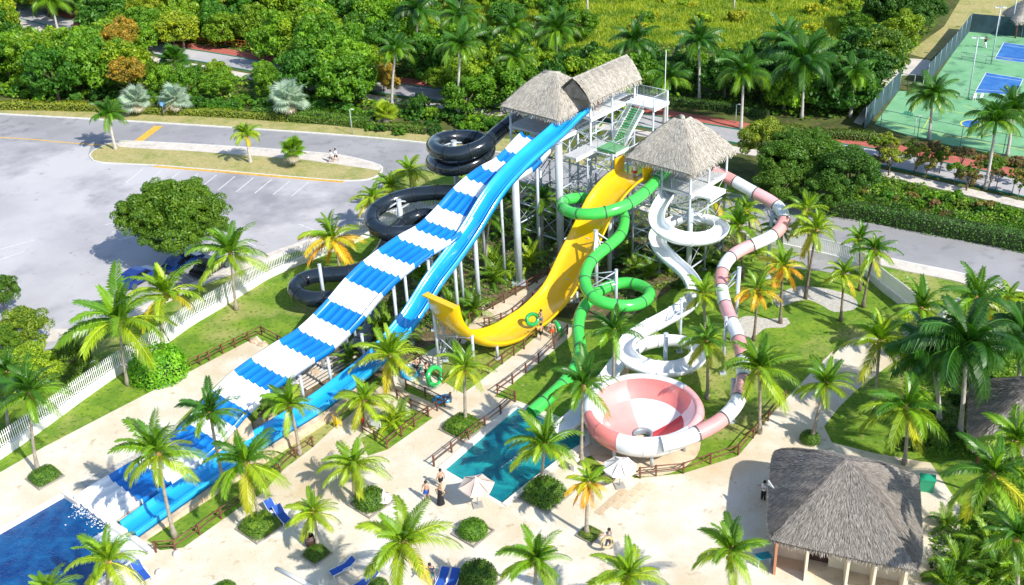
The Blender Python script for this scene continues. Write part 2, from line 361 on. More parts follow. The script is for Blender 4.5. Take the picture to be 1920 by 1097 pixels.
coping('pool_coping', P2([(250, 1010), (285, 1037), (262, 1052), (170, 1102), (60, 1167)]), .4, .2)
coping('pool_coping', P2([(826, 880), (900, 816), (968, 760), (1035, 786), (1101, 814), (1101, 832), (1068, 852), (1000, 904), (946, 948)]), .45, .12)
coping('pool_step', P2([(828, 880), (888, 915), (944, 948)]), .3, .02)

# lawns and beds lying over the plaza and the base sheet
for nm, pl, m, z in (
    ('lawn', [(722, 800), (775, 768), (817, 780), (727, 843), (690, 855), (676, 822)], GRASS, .018),
    ('lawn', [(1085, 862), (1115, 852), (1150, 880), (1120, 897)], GRASS, .018),
    ('planting_bed', [(560, 640), (660, 560), (700, 470), (830, 395), (1000, 350), (1180, 350), (1420, 400), (1400, 470), (1290, 520), (1180, 600), (1085, 600), (1010, 590), (985, 560), (900, 618), (800, 650), (740, 690), (640, 745), (570, 760), (500, 760)], SOIL, .005),
    ('garden_path', [(845, 640), (905, 586), (1000, 532), (1040, 506), (1075, 500), (1045, 545), (1005, 572), (960, 592), (905, 612), (870, 645)], SANDP, .010),
    ('queue_floor', [(742, 742), (760, 716), (832, 756), (845, 748), (853, 762), (815, 786)], SANDP, .024),
    ('queue_lawn', [(764, 720), (838, 754), (828, 764), (757, 732)], GRASS, .028),
    ('gravel_bed', [(1447, 560), (1490, 538), (1540, 540), (1590, 552), (1608, 568), (1602, 580), (1565, 585), (1540, 572), (1515, 562), (1490, 566), (1460, 575)], GRAVEL, .008),
    ('gravel_bed', [(1375, 605), (1400, 592), (1440, 598), (1475, 596), (1482, 606), (1470, 614), (1435, 616), (1410, 635), (1385, 640)], GRAVEL, .008),
    ('stone_strip', [(150, 905), (262, 848), (345, 785), (352, 790), (275, 855), (208, 893), (165, 920)], GRAVEL, .020),
    ('garden_path', [(1455, 485), (1500, 478), (1545, 486), (1590, 505), (1600, 520), (1540, 508), (1480, 502)], ROAD, .007),
    ('white_terrace', [(1590, 410), (1920, 480), (1920, 500), (1560, 425)], FLOOR, .003)):
    if nm == 'white_terrace': continue
    pp = P2(pl)
    if nm in ('gravel_bed', 'lawn') and len(pp) > 6: pp = smoothline(pp + pp[:1], .5)[:-1]
    sheet(nm, pp, z, m)
# roads
up = [(-420, 195), (-200, 203), (0, 215), (200, 226), (440, 241), (640, 255), (800, 270), (1000, 297), (1200, 333), (1400, 371), (1590, 409), (1760, 440), (1920, 472), (2150, 520)]
lo = [(2150, 600), (1920, 548), (1807, 514), (1700, 492), (1580, 464), (1400, 422), (1200, 380), (1000, 345), (880, 326), (760, 318), (690, 340), (780, 375), (830, 398), (700, 428), (560, 478), (484, 500), (394, 533), (250, 600), (140, 655), (60, 700), (-100, 760), (-500, 800)]
sheet('road', P2(up + lo), .008, ROAD)
sheet('car_park', P2([(-420, 252), (0, 264), (170, 274), (165, 290), (190, 306), (420, 322), (640, 340), (700, 336), (780, 375), (828, 396), (700, 426), (560, 476), (484, 498), (394, 531), (250, 598), (140, 653), (60, 698), (-100, 758), (-500, 798)]), .012, PARK)
sheet('grass_verge', P2([(-420, 165), (0, 190), (200, 205), (440, 215), (640, 226), (800, 240), (960, 262), (1150, 300), (1150, 318), (1000, 294), (800, 267), (640, 252), (440, 238), (200, 223), (0, 212), (-200, 200), (-420, 192)]), .006, DRYGRASS)
kl = smoothline(P2(up)); strip('kerb', kl, -.02, .28, .13, KERB, .13)
kr = smoothline(P2([(1130, 366), (1200, 380), (1400, 422), (1580, 464), (1700, 492), (1807, 514), (1920, 548), (2100, 590)])); strip('kerb', kr, 0, -.2, .12, KERB, .12)
strip('sidewalk', kr, -.2, -1.9, .11, WALK, .11)
strip('road_line', smoothline(P2([(-300, 250), (0, 258), (130, 268), (222, 274)])), -.12, .12, .018, YPAINT)
# island
isl = smoothline(P2([(175, 283), (168, 291), (172, 299), (190, 306), (300, 312), (420, 322), (560, 334), (640, 340), (690, 338), (712, 328), (718, 315), (700, 306), (640, 292), (560, 284), (460, 277), (360, 271), (260, 266), (215, 267), (175, 283)]), .8)
sheet('traffic_island', isl, .12, DRYGRASS, thick=.12)
strip('island_kerb', isl, -.02, .16, .13, KERB, .13)
strip('yellow_kerb', smoothline(P2([(290, 312), (420, 322.5), (560, 334.5), (645, 341)])), -.25, -.05, .14, YPAINT, .13)
sheet('sidewalk', P2([(212, 268), (262, 266.5), (360, 271.5), (460, 277.5), (560, 284.5), (640, 292.5), (700, 306), (716, 315), (712, 322), (690, 318), (620, 308), (560, 300), (480, 294), (360, 285), (250, 279), (225, 277)]), .126, WALK)
sheet('speed_hump', P2([(247, 268), (264, 268), (306, 237), (290, 236)]), .03, YPAINT)
for i in range(10):      # bay lines of the car park
    x = 268 + i * 34.5; y = 314 + i * 2.8
    a, b = at(x, y + 3), at(x - 32, y + 29); d = (b - a).normalized(); n = Vector((-d.y, d.x, 0)) * .07
    sheet('bay_line', [a - n, a + n, b + n, b - n], .018, WPAINT)
for (x0, y0, x1, y1) in ((0, 468, 64, 450), (0, 487, 45, 472), (197, 422, 235, 412), (210, 436, 240, 428), (222, 450, 250, 443), (560, 420, 600, 436), (455, 450, 480, 462), (142, 694, 178, 676)):
    a, b = at(x0, y0), at(x1, y1); d = (b - a).normalized(); n = Vector((-d.y, d.x, 0)) * .07
    sheet('bay_line', [a - n, a + n, b + n, b - n], .018, WPAINT)
lf = smoothline(P2([(95, 640), (103, 622), (150, 628), (213, 606), (300, 567), (394, 524), (484, 490), (560, 462), (640, 436), (700, 412)])); strip('sidewalk', lf, -.6, .7, .1, WALK, .1)
sheet('grass_verge', P2([(60, 700), (110, 640), (213, 612), (300, 573), (394, 530), (484, 497), (560, 470), (600, 480), (500, 526), (417, 573), (300, 650), (180, 732), (60, 800)]), .016, GRASS)
# the second road beyond the trees
r2 = smoothline(P2([(60, 30), (200, 66), (300, 93), (400, 110), (500, 128), (700, 162), (900, 187), (1100, 210), (1240, 232), (1420, 262), (1640, 294), (1920, 354), (2200, 420)]), 2)
strip('far_road', r2, -2.1, 2.1, .02, PARK)
strip('red_pavement', r2, 2.3, 4.6, .12, REDPAVE, .1); strip('green_kerb', r2, 2.1, 2.3, .13, GREENPAINT, .13)
strip('green_kerb', r2, -2.1, -2.3, .13, GREENPAINT, .13); strip('far_pavement', r2, -3.4, -5.2, .10, WALK, .1)
sheet('far_car_park', P2([(-30, 60), (-30, 12), (60, 2), (200, -12), (260, 5), (215, 40), (150, 62), (60, 66)]), .03, PARK)
# forest floor and meadow
sheet('forest_floor', [Vector((-190, 145, 0)), *P2([(-420, 160), (0, 188), (200, 203), (640, 224), (960, 260), (1150, 300), (1300, 330), (1590, 405), (1920, 470), (2200, 530)]), Vector((190, 90, 0)), Vector((200, 420, 0)), Vector((-240, 420, 0))], .004, FLOOR)
sheet('meadow', P2([(860, 60), (980, 90), (1080, 85), (1240, 80), (1400, 90), (1560, 80), (1620, 30), (1640, -60), (700, -80), (640, -30), (780, 30)]), .014, MEADOW)
sheet('court_verge', P2([(1700, 100), (1745, 112), (1815, 45), (1960, 40), (1960, -10), (1800, 0), (1770, 50)]), .016, DRYGRASS)
sheet('concrete_pad', P2([(1680, 108), (1740, 112), (1752, 118), (1735, 140), (1690, 142), (1660, 170), (1615, 235), (1600, 230), (1650, 160)]), .02, WALK)
# courts
sheet('court_surface', P2([(1640, 233), (1685, 171), (1737, 172), (1752, 150), (1815, 60), (1960, 72), (2050, 80), (2100, 340), (1960, 306), (1800, 277), (1700, 254)]), .03, COURT)
def quad_lines(pts, wd, z, m, name='court_line'):
    for a, b in zip(pts, pts[1:] + pts[:1]):
        d = (b - a).normalized(); n = Vector((-d.y, d.x, 0)) * wd / 2; sheet(name, [a - n - d * wd / 2, a + n - d * wd / 2, b + n + d * wd / 2, b - n + d * wd / 2], z, m)
YLINE = mat('yellow court line', (.55, .62, .12), .7); WLINE = mat('white court line', (.65, .72, .75), .7)
for q in ([(1882, 80), (1965, 92), (1945, 121), (1865, 111)], [(1849, 136.5), (1918.5, 148), (1905, 178.5), (1828, 174)]):
    w4 = P2(q); sheet('blue_court', w4, .036, BLUECOURT); quad_lines(w4, .1, .042, WLINE)
    a, b, c, d = w4
    for t in (.15, .85):
        p, q_ = a.lerp(d, t), b.lerp(c, t); e = (q_ - p).normalized(); n = Vector((-e.y, e.x, 0)) * .04; sheet('court_line', [p - n, p + n, q_ + n, q_ - n], .042, WLINE)
for pl in ([(1648, 229), (1960, 290)], [(1727, 250), (1752, 204)], [(1752, 204), (1960, 238)], [(1788, 182), (1950, 206)], [(1805, 198), (1850, 214)], [(1850, 214), (1960, 236)], [(1765, 256), (1840, 257)], [(1840, 257), (1905, 240)], [(1700, 116), (1690, 130)]):
    a, b = P2(pl); e = (b - a).normalized(); n = Vector((-e.y, e.x, 0)) * .06; sheet('court_line', [a - n, a + n, b + n, b - n], .042, YLINE)
cc = at(1828, 234); sheet('blue_circle', ring_pts(cc, 1.5, 28), .046, BLUECOURT); sheet('court_line', ring_pts(cc, 1.75, 28), .042, YLINE)
sheet('green_patch', P2([(1697, 208), (1713, 213), (1710, 219), (1693, 213)]), .036, GREENPAINT)

# ================================================================== WALLS AND FENCES
def wall_body(line, w, h, z0=0):
    mb = MB(); L, R_ = offs(line, w / 2), offs(line, -w / 2); n = len(line)
    v = [(p.x, p.y, z0 + h) for p in L] + [(p.x, p.y, z0 + h) for p in R_] + [(p.x, p.y, z0) for p in L] + [(p.x, p.y, z0) for p in R_]; f = []
    for i in range(n - 1): f += [(i, n + i, n + i + 1, i + 1), (i, i + 1, 2 * n + i + 1, 2 * n + i), (n + i, 3 * n + i, 3 * n + i + 1, n + i + 1)]
    f += [(0, 2 * n, 3 * n, n), (n - 1, 2 * n - 1, 4 * n - 1, 3 * n - 1)]
    return mb.add(v, f)
def picket_fence(name, label, px, npick, wh=.7, ph=1.35, wm=WALLM, group='white picket fences on low walls', turn=-.52):
    line = smoothline(P2(px), .7); root = thing(name, label, 'fence', line[0], 0, group)
    off = [p - line[0] for p in line]
    wall_body(off, .34, wh).build('wall', wm, root)
    pk = MB().box((0, 0, ph / 2), (.06, .13, ph)).mesh('picket', [WHITE])
    pts, S = resample(off, (sum((b - a).length for a, b in zip(off, off[1:]))) / npick)
    for i, p in enumerate(pts):
        t = pts[min(i + 1, len(pts) - 1)] - pts[max(i - 1, 0)]
        link('picket', pk, None, root, (p.x, p.y, wh + .02), (0, 0, math.atan2(t.y, t.x) + turn))
    for z in (.25, .95): MB().tube([(p.x, p.y, wh + z) for p in off[::2]], .025, 4).build('rail', WHITE, root)
    return root
picket_fence('picket_fence', 'long white picket fence on a low white wall curving past the car park', [(-60, 896), (0, 860), (85, 800), (167, 740), (235, 693), (300, 652), (355, 612), (417, 575), (494, 527), (540, 505), (584, 487), (640, 464), (700, 440), (770, 412), (830, 392)], 290)
picket_fence('picket_fence', 'white picket fence on a curved white wall below the right hand road', [(1400, 452), (1440, 461), (1480, 470), (1540, 484), (1590, 498), (1625, 518), (1655, 545), (1690, 572), (1722, 600)], 120, turn=-1.45)
gw = thing('gate_wall', 'white gate wall piece with slatted top among the right palms', 'wall', at(1740, 640)); 
wall_body([Vector((0, 0, 0)), at(1790, 600) - at(1740, 640)], .3, 1.5).build('wall', WALLM, gw)
for i in range(9):
    p = (at(1790, 600) - at(1740, 640)) * (i / 8); MB().box((p.x, p.y, 1.85), (.06, .3, .7), .8).build('slat', WHITE, gw)
rail_post = MB().box((0, 0, .5), (.11, .11, 1.0)).mesh('post', [WOODB])
def timber_fence(label, px, brace=False, h=1.0, side=1, z=0, group='brown timber rail fences'):
    pts = P2(px); o0 = pts[0]; root = thing('timber_fence', label, 'fence', (o0.x, o0.y, z), 0, group)
    for i, p in enumerate(pts):
        q = p - o0; t = pts[min(i + 1, len(pts) - 1)] - pts[max(i - 1, 0)]
        link('post', rail_post, None, root, (q.x, q.y, 0), (0, 0, math.atan2(t.y, t.x)))
        if brace:
            n = Vector((-t.y, t.x, 0)).normalized() * .75 * side
            MB().tube([(q.x, q.y, .9), (q.x + n.x, q.y + n.y, 0)], .045, 5).build('brace', WOODB, root)
    for a, b in zip(pts, pts[1:]):
        a, b = a - o0, b - o0; e = (b - a).normalized() * .12
        for zz in (.92, .5):
            j = random.uniform(-.02, .02)
            MB().tube([(a.x - e.x, a.y - e.y, zz + j), (b.x + e.x, b.y + e.y, zz - j)], .045, 5).build('rail', WOODB, root)
    return root
timber_fence('brown timber fence along the lawn from pool corner up the blue chute', [(293, 1036), (330, 1033), (375, 1003), (415, 973), (457, 945), (497, 915), (526, 886), (555, 858), (587, 838)], True)
timber_fence('brown timber fence around the pale strip left of the striped slide', [(352, 694), (376, 684), (393, 676), (418, 663), (442, 652), (467, 640), (491, 629), (522, 645), (550, 660)], True, side=1)
timber_fence('dark timber fence on the left coping of the turquoise pool', [(814, 875), (847, 849), (878.5, 824), (909.5, 800), (939, 778), (966, 754)])
timber_fence('brown timber fence on the right of the walkway to the yellow slide', [(966, 753), (933, 740), (961, 720), (986, 700), (1010, 681), (1039, 655), (1064, 627)])
timber_fence('brown timber fence between the walkway and the yellow slide', [(893, 718), (917, 700), (942, 683), (964, 667), (983, 655), (1006, 632)])
timber_fence('brown timber fence on the upper edge of the path behind the yellow slide', [(880, 606), (903.5, 592), (924.6, 580), (945.6, 568), (967.6, 554), (988, 543), (1007, 531), (1027, 520), (1045, 510)])
timber_fence('brown timber fence on the lower edge of the path behind the yellow slide', [(909, 614), (918, 613), (940, 605), (961.6, 595.5), (980.5, 580), (999, 564), (1018, 548)])
timber_fence('brown timber fence on the upper side of the queue lane', [(762, 729), (798, 745), (834, 763), (845.5, 755)])
timber_fence('brown timber fence on the lower side of the queue lane', [(745, 748), (771, 767), (803, 781), (820, 771), (834, 763)])
timber_fence('brown timber fence around the small lawn below the queue lane', [(803.5, 782), (777, 801), (753, 819), (726, 841), (703, 826), (680, 812)])
timber_fence('brown timber fence in front of the red and white bowl', [(1200, 897), (1230, 893), (1281, 888), (1332, 870), (1384, 853), (1412, 822), (1440, 790), (1472, 752)], True, side=1)
timber_fence('brown timber fence beside the landing of the people with rings', [(735, 712), (760, 700), (788, 681), (806, 700), (832, 719)])
# tennis screens
SCR = mat('dark green windscreen', (.035, .075, .09), .8, var=.25, scale=.8)
def screen(label, px, h=2.9, solid=True):
    pts = P2(px); o0 = pts[0]; root = thing('court_fence', label, 'fence', o0, 0, 'fences around the sports courts')
    for a, b in zip(pts, pts[1:]):
        n = max(1, int((b - a).length / 3)); 
        for i in range(n):
            p, q = a.lerp(b, i / n) - o0, a.lerp(b, (i + 1) / n) - o0
            if solid: wall_body([p, q], .02, h - .1, .05).build('panel', SCR, root)
            else:
                for zz in (h - .03, h * .5): MB().tube([(p.x, p.y, zz), (q.x, q.y, zz)], .035, 5).build('rail', STEELD, root)
            MB().tube([(p.x, p.y, 0), (p.x, p.y, h)], .045, 5).build('post', STEELD, root)
    return root
screen('dark screen fence on the left of the green court beside the gravel path', [(1620, 243), (1652, 206), (1686, 170)])
screen('long dark screen fence running back beside the blue courts', [(1737, 158), (1760, 131), (1790, 96), (1817, 60)])
screen('dark screen fence across the far end of the courts', [(1817, 60), (1870, 65), (1960, 76)])
screen('open wire fence along the front of the green court', [(1650, 243), (1720, 258), (1800, 276), (1880, 291), (1980, 310)], 2.6, False)
screen('open wire fence round the small gate yard by the court', [(1686, 170), (1712, 173), (1737, 176), (1737, 158)], 2.4, False)
screen('low wire fence between the two blue courts', [(1802, 113), (1848, 120), (1895, 127)], 1.2, False)
screen('low wire fence before the nearer blue court', [(1770, 188), (1815, 184), (1880, 196), (1960, 206)], 1.2, False)
# ================================================================== SLIDES
E1 = Vector((math.cos(math.radians(48)), math.sin(math.radians(48)), 0)); E2 = Vector((E1.y, -E1.x, 0)); ZZ = Vector((0, 0, 1))
def frames(P, bank=None):
    out = []
    for i, p in enumerate(P):
        t = (P[min(i + 1, len(P) - 1)] - P[max(i - 1, 0)]).normalized(); s = t.cross(ZZ).normalized(); u = s.cross(t).normalized()
        if bank:
            b = bank[i]; s, u = s * math.cos(b) + u * math.sin(b), u * math.cos(b) - s * math.sin(b)
        out.append((p, s, u, t))
    return out
def sweep_mesh(fr, prof, closed=True, mi=0, sm=True, mb=None, capends=False):
    mb = mb or MB(); v = []; f = []; n = len(prof)
    for (p, s, u, t) in fr:
        for (a, b) in prof: v.append(p + s * a + u * b)
    for i in range(len(fr) - 1):
        for k in range(n if closed else n - 1):
            f.append((i * n + k, i * n + (k + 1) % n, (i + 1) * n + (k + 1) % n, (i + 1) * n + k))
    return mb.add(v, f, mi, sm)
def circ(r, n=16, c=(0, 0)): return [(c[0] + r * math.cos(2 * math.pi * k / n), c[1] + r * math.sin(2 * math.pi * k / n)) for k in range(n)]
def rel(P, o): return [p - o for p in P]
def flat(p): return Vector((p.x, p.y, 0))
def slide_segments(root, fr, prof, cols, seg, ds, closed=True, ringprof=None, ringm=None, name='slide_segment', sm=True):
    k = max(2, int(round(seg / ds))); n = 0; i = 0
    while i < len(fr) - 1:
        j = min(i + k, len(fr) - 1)
        if len(fr) - 1 - j < k * .5: j = len(fr) - 1
        sweep_mesh(fr[i:j + 1], prof, closed, sm=sm).build(name, cols[n % len(cols)], root)
        if ringprof and i > 0:
            p, s, u, t = fr[i]; sweep_mesh([(p - t * .05, s, u, t), (p + t * .05, s, u, t)], ringprof, closed, sm=False).build('joint_ring', ringm or FLANGE, root)
        n += 1; i = j
def support(root, x, y, ztop, r=.16, arm=None, z0=0, m=None, base=True):
    o = root.location; mb = MB().tube([(x - o.x, y - o.y, z0), (x - o.x, y - o.y, ztop)], r, 12)
    mb.tube([(x - o.x, y - o.y, ztop - .02), (x - o.x, y - o.y, ztop + .03)], r * 1.12, 12)
    if base: mb.box((x - o.x, y - o.y, z0 + .05), (r * 4, r * 4, .1))
    mb.build('support_post', m or STEEL, root)
    for a in (arm or []):
        a = Vector(a) - o; s = Vector((x - o.x, y - o.y, ztop - .15))
        mb = MB().tube([s, a], r * .38, 6); mb.tube([s - ZZ * .9, a], r * .3, 6); mb.build('support_arm', STEEL, root)

# ---- A: the wide striped racing slide
Lf = [(137, 965), (200, 895), (252, 868), (310, 825), (345, 795), (396, 735), (434, 700), (471, 672), (517, 643), (557, 620), (587, 591), (616, 563), (648, 524), (677, 494), (708, 470), (742, 446), (777, 427), (796, 410), (820, 386), (847, 354), (872, 331), (898, 312), (930, 296), (946, 280), (970, 253), (988, 236)]
Rt = [(207, 995), (257, 945), (310, 908), (377, 859), (404, 838), (469, 763), (495, 735), (575, 677), (616, 652), (649, 624), (678, 591), (709, 551), (738, 522), (767, 499), (801, 473), (856, 435)]
def sz(px, P0, az=48):
    r = [onplane(x, y, P0, az) for x, y in px]; return np.array([p.dot(E1) for p in r]), np.array([p.z for p in r])
PL = at(200, 895, .5); PR = at(257, 945, .5)
sL, zL = sz(Lf, PL); sR, zR = sz(Rt, PR)
SS = np.arange(24.6, 75.2, .35)
zz = np.interp(SS, sL, zL); zr = np.interp(SS, sR, zR); wR = np.clip((61 - SS) / 3, 0, 1) * .5
zz = zz * (1 - wR) + zr * wR - .25
ker = np.exp(-np.linspace(-2, 2, 9) ** 2); ker /= ker.sum()
zz = np.convolve(np.pad(zz, 4, mode='edge'), ker, 'valid'); zz = np.maximum(zz, np.interp(SS, [24.6, 26, 30, 34], [.20, .34, .40, .5]))
wA = (PR - PL).dot(E2); cA = PL.dot(E2) + wA / 2
pathA = [E1 * s + E2 * cA + ZZ * z for s, z in zip(SS, zz)]
NL = 5; lw = (wA - .2) / NL; prof = [(-wA / 2, -.28), (-wA / 2, .28), (-wA / 2 + .10, .28)]
for k in range(NL):
    a = -wA / 2 + .1 + k * lw
    for t in np.linspace(0, 1, 8):
        if t in (0.0,) and k > 0: continue
        d = -.24 * (math.sin(math.pi * t) ** .7)
        prof.append((a + lw * t, .14 + d if 0 < t < 1 else (.14 if 0 < (k + t) < NL else .28)))
prof += [(wA / 2, .28), (wA / 2, -.28)]
prof = [p for i, p in enumerate(prof) if i == 0 or p != prof[i - 1]]
rootA = thing('racing_slide', 'wide blue and white striped multi lane slide running down into the deep blue pool', 'water slide', flat(pathA[0]))
frA = frames(rel(pathA, flat(pathA[0])))
frA = [(p, s * -1 if s.dot(E2) < 0 else s, u, t) for p, s, u, t in frA]
# band borders measured on the left edge, then turned into distance along the slide
bands = [(200, 895), (252, 868), (312, 826), (347, 795), (375, 760), (396, 735), (434, 700), (471, 672), (517, 643), (557, 620), (587, 591), (616, 563), (648, 524), (677, 494), (708, 470), (742, 446), (777, 427), (796, 410), (820, 386), (847, 354), (872, 331), (898, 312), (930, 296), (946, 280), (970, 253)]
bs = [24.6] + list(sz(bands, PL)[0]) + [75.3]; bs = sorted(bs); col = 0
for a, b in zip(bs, bs[1:]):
    i0 = int(np.searchsorted(SS, a)); i1 = min(int(np.searchsorted(SS, b)), len(SS) - 1)
    if i1 <= i0: continue
    sweep_mesh(frA[i0:i1 + 1], prof, True, sm=True).build('slide_panel', G_WHITE if col % 2 == 0 else G_BLUE, rootA); col += 1
for (bx, by, off) in ((612, 656, 0), (676, 612, 0), (736, 528, 0), (757, 500, 0), (801, 474, 0), (640, 630, -3), (560, 690, 0), (700, 560, -3), (860, 440, 0), (850, 445, -3)):
    p = onplane(bx, by, PR - E2 * .25, 48); p = p + E2 * off; support(rootA, p.x, p.y, max(p.z - .75, .3), .13)
for s in (44, 50, 56, 62, 68, 73):
    i = int(np.searchsorted(SS, s)); c0 = pathA[i]; 
    MB().tube([tuple(c0 - E2 * 2.1 - ZZ * .45 - flat(pathA[0])), tuple(c0 + E2 * 2.1 - ZZ * .45 - flat(pathA[0]))], .1, 8).build('support_beam', STEEL, rootA)
    support(rootA, *(c0 - E2 * 1.5).xy, c0.z - .4, .14); 
    if s > 58: support(rootA, *(c0 + E2 * 1.0).xy, c0.z - .4, .14)
# foam where the slide enters the pool
def foam_material():
    m = bpy.data.materials.new('soft foam'); m.use_nodes = True; nt = m.node_tree; b = nt.nodes['Principled BSDF']; b.inputs['Base Color'].default_value = (.85, .92, .95, 1); b.inputs['Roughness'].default_value = .6
    tc = N(nt, 'ShaderNodeTexCoord'); n = N(nt, 'ShaderNodeTexNoise'); n.inputs['Scale'].default_value = 2.2; n.inputs['Detail'].default_value = 8; n.inputs['Roughness'].default_value = .7; n.inputs['Distortion'].default_value = .6
    nt.links.new(tc.outputs['Object'], n.inputs[0]); sp = N(nt, 'ShaderNodeSeparateXYZ'); nt.links.new(tc.outputs['Object'], sp.inputs[0])
    mr = N(nt, 'ShaderNodeMapRange'); mr.inputs['From Min'].default_value = 0; mr.inputs['From Max'].default_value = 2.3; mr.inputs['To Min'].default_value = .62; mr.inputs['To Max'].default_value = -.25; nt.links.new(sp.outputs[0], mr.inputs[0])
    ad = N(nt, 'ShaderNodeMath', operation='ADD'); nt.links.new(mr.outputs[0], ad.inputs[0]); nt.links.new(n.outputs[0], ad.inputs[1])
    m2 = N(nt, 'ShaderNodeMapRange'); m2.inputs['From Min'].default_value = .52; m2.inputs['From Max'].default_value = .95; nt.links.new(ad.outputs[0], m2.inputs[0]); nt.links.new(m2.outputs[0], b.inputs['Alpha']); return m
FSO = MB().add([(-.3, -.1, 0), (2.6, -.1, 0), (2.6, wA + .1, 0), (-.3, wA + .1, 0)], [(0, 1, 2, 3)]).build('splash_foam', foam_material()); q_ = E1 * 24.75 + E2 * (PL.dot(E2) + wA); FSO.location = (q_.x, q_.y, -.13); FSO.rotation_euler = (0, 0, math.radians(48 + 180)); FSO['kind'] = 'stuff'
FOAM = mat('water foam', (.86, .90, .93), .5)
V = []; Fq = []
for i in range(420):
    l = random.random() * wA; k = int(l / lw); r_ = abs(random.gauss(0, .30)) * (1 + .9 * (k % 2)); s_ = .02 + random.random() * .05
    p = E1 * (24.9 - r_) + E2 * (PL.dot(E2) + l); z_ = -.13 + random.random() * .12 * math.exp(-r_)
    a = random.random() * 6.28; c_, d_ = math.cos(a) * s_, math.sin(a) * s_
    b0 = len(V); V += [(p.x + c_, p.y + d_, z_), (p.x - d_, p.y + c_, z_ + .02), (p.x - c_, p.y - d_, z_), (p.x + d_, p.y - c_, z_ + .01)]; Fq.append((b0, b0 + 1, b0 + 2, b0 + 3))
link('foam', mesh_np('foam', V, Fq), FOAM)['kind'] = 'stuff'

# ---- B: sky blue double chute
Bp = [(240, 992), (300, 950), (370, 905), (450, 850), (520, 805), (590, 762), (640, 725), (700, 678), (735, 640), (775, 590), (812, 530), (850, 480), (885, 430), (915, 380), (940, 345), (975, 308), (1010, 277), (1050, 243), (1075, 215), (1092, 203)]
PB = at(300, 950, .5); n50 = 49.6
ptsB = [onplane(x, y, PB, n50) for x, y in Bp]; ptsB[0].z = .15; ptsB[1].z = .35
pathB, _ = resample(smooth_pts(catmull(ptsB, .5), 3), .35)
rootB = thing('blue_chute', 'long sky blue two channel chute dropping beside the striped slide to the pool corner', 'water slide', flat(pathB[0]))
profB = [(-.95, -.1), (-.95, .42), (-.85, .42), (-.80, .12), (-.55, -.05), (0, -.08), (.30, -.02), (.42, .14), (.50, .14), (.62, -.02), (.78, .02), (.88, .3), (.92, .42), (1.02, .42), (1.02, -.12)]
frB = frames(rel(pathB, flat(pathB[0]))); frB = [(p, s * -1 if s.dot(E2) < 0 else s, u, t) for p, s, u, t in frB]
slide_segments(rootB, frB, profB, [G_CYAN], 3.2, .35)
for (bx, by, tx, ty, r_) in ((1052, 490, 1048, 268, .36), (974, 530, 965, 335, .34), (899.3, 583, 889, 437, .20), (1017, 440, 1000, 315, .16), (860, 600, 850, 500, .15), (735, 725, 734, 668, .13)):
    b, t = rise((bx, by), (tx, ty)); near = min(pathB, key=lambda q: (q.xy - b.xy).length)
    support(rootB, b.x, b.y, t.z, r_, [near - ZZ * .15] if (near.xy - b.xy).length > .5 else None)
STONE = mat('tan stone wall', (.56, .42, .29), .9, var=.25, scale=1.2, bump=.8, bscale=3)
for nm, path, d0, d1, s0, s1 in (('retaining_wall', pathB, 1.05, 1.5, 0, 62), ('retaining_wall', pathA, 2.3, 2.75, 2, 36)):
    ln = [Vector((p.x, p.y, 0)) for p in path[s0:s1]]; hs = [max(.05, p.z - .1) for p in path[s0:s1]]
    mb = MB(); a_, b_ = offs(ln, -d0), offs(ln, -d1); n = len(ln)
    v = [(p.x, p.y, h) for p, h in zip(a_, hs)] + [(p.x, p.y, h * .9) for p, h in zip(b_, hs)] + [(p.x, p.y, 0) for p in offs(ln, -d1 - .15)]
    mb.add(v, [(i, n + i, n + i + 1, i + 1) for i in range(n - 1)] + [(n + i, 2 * n + i, 2 * n + i + 1, n + i + 1) for i in range(n - 1)])
    o = mb.build(nm, STONE); tag(o, 'tan stone wall along the sky blue chute' if path is pathB else 'tan stone wall along the right side of the striped slide', 'wall')

# ---- C: yellow half pipe slide
PC = at(809, 556, 6.6); azC = 46; dC = Vector((math.cos(math.radians(azC)), math.sin(math.radians(azC)), 0)); nC = Vector((dC.y, -dC.x, 0))
Lc = [(809, 556), (905, 616), (932, 611), (970, 590), (990, 571), (1018, 543), (1047, 495), (1074, 443), (1093, 400), (1112, 372), (1135, 345), (1165, 318)]
Rc = [(860, 573), (867, 603), (886, 624), (913, 640), (938, 645), (963, 641), (990, 630), (1007, 618), (1043, 588), (1066, 565), (1083, 545), (1110, 476), (1131, 441), (1148, 403), (1161, 372), (1178, 351), (1194, 335)]
WC = 3.5
l3 = [onplane(x, y, PC, azC) for x, y in Lc]; r3 = [onplane(x, y, PC + nC * WC, azC) for x, y in Rc]
sl_ = np.array([p.dot(dC) for p in l3]); sr_ = np.array([p.dot(dC) for p in r3]); zl_ = np.array([p.z for p in l3]); zr_ = np.array([p.z for p in r3])
s0 = sr_[0]; S_ = np.arange(s0 + .0, max(sl_.max(), sr_.max()), .35)
ol = np.argsort(sl_); orr = np.argsort(sr_)
zc = .35 * np.interp(S_, sl_[ol], zl_[ol]) + .65 * np.interp(S_, sr_[orr], zr_[orr]); near0 = S_ < s0 + 5; zc[near0] = np.interp(S_, sr_[orr], zr_[orr])[near0]
zc = np.convolve(np.pad(zc, 4, mode='edge'), ker, 'valid'); zc = np.maximum(zc - .45, .25)
pathC0 = [dC * s + nC * (PC.dot(nC) + WC / 2) + ZZ * z for s, z in zip(S_, zc)]
rim = catmull([Vector((s, 0, z)) for s, z in list(zip(sr_, zr_))[:7]], .3); fl = []
for i, p in enumerate(rim):
    t = (rim[min(i + 1, len(rim) - 1)] - rim[max(i - 1, 0)]).normalized(); n_ = Vector((-t.z, 0, t.x)); fl.append(p - n_ * .45)
base_c = nC * (PC.dot(nC) + WC / 2); s_cut = fl[-1].x + .8
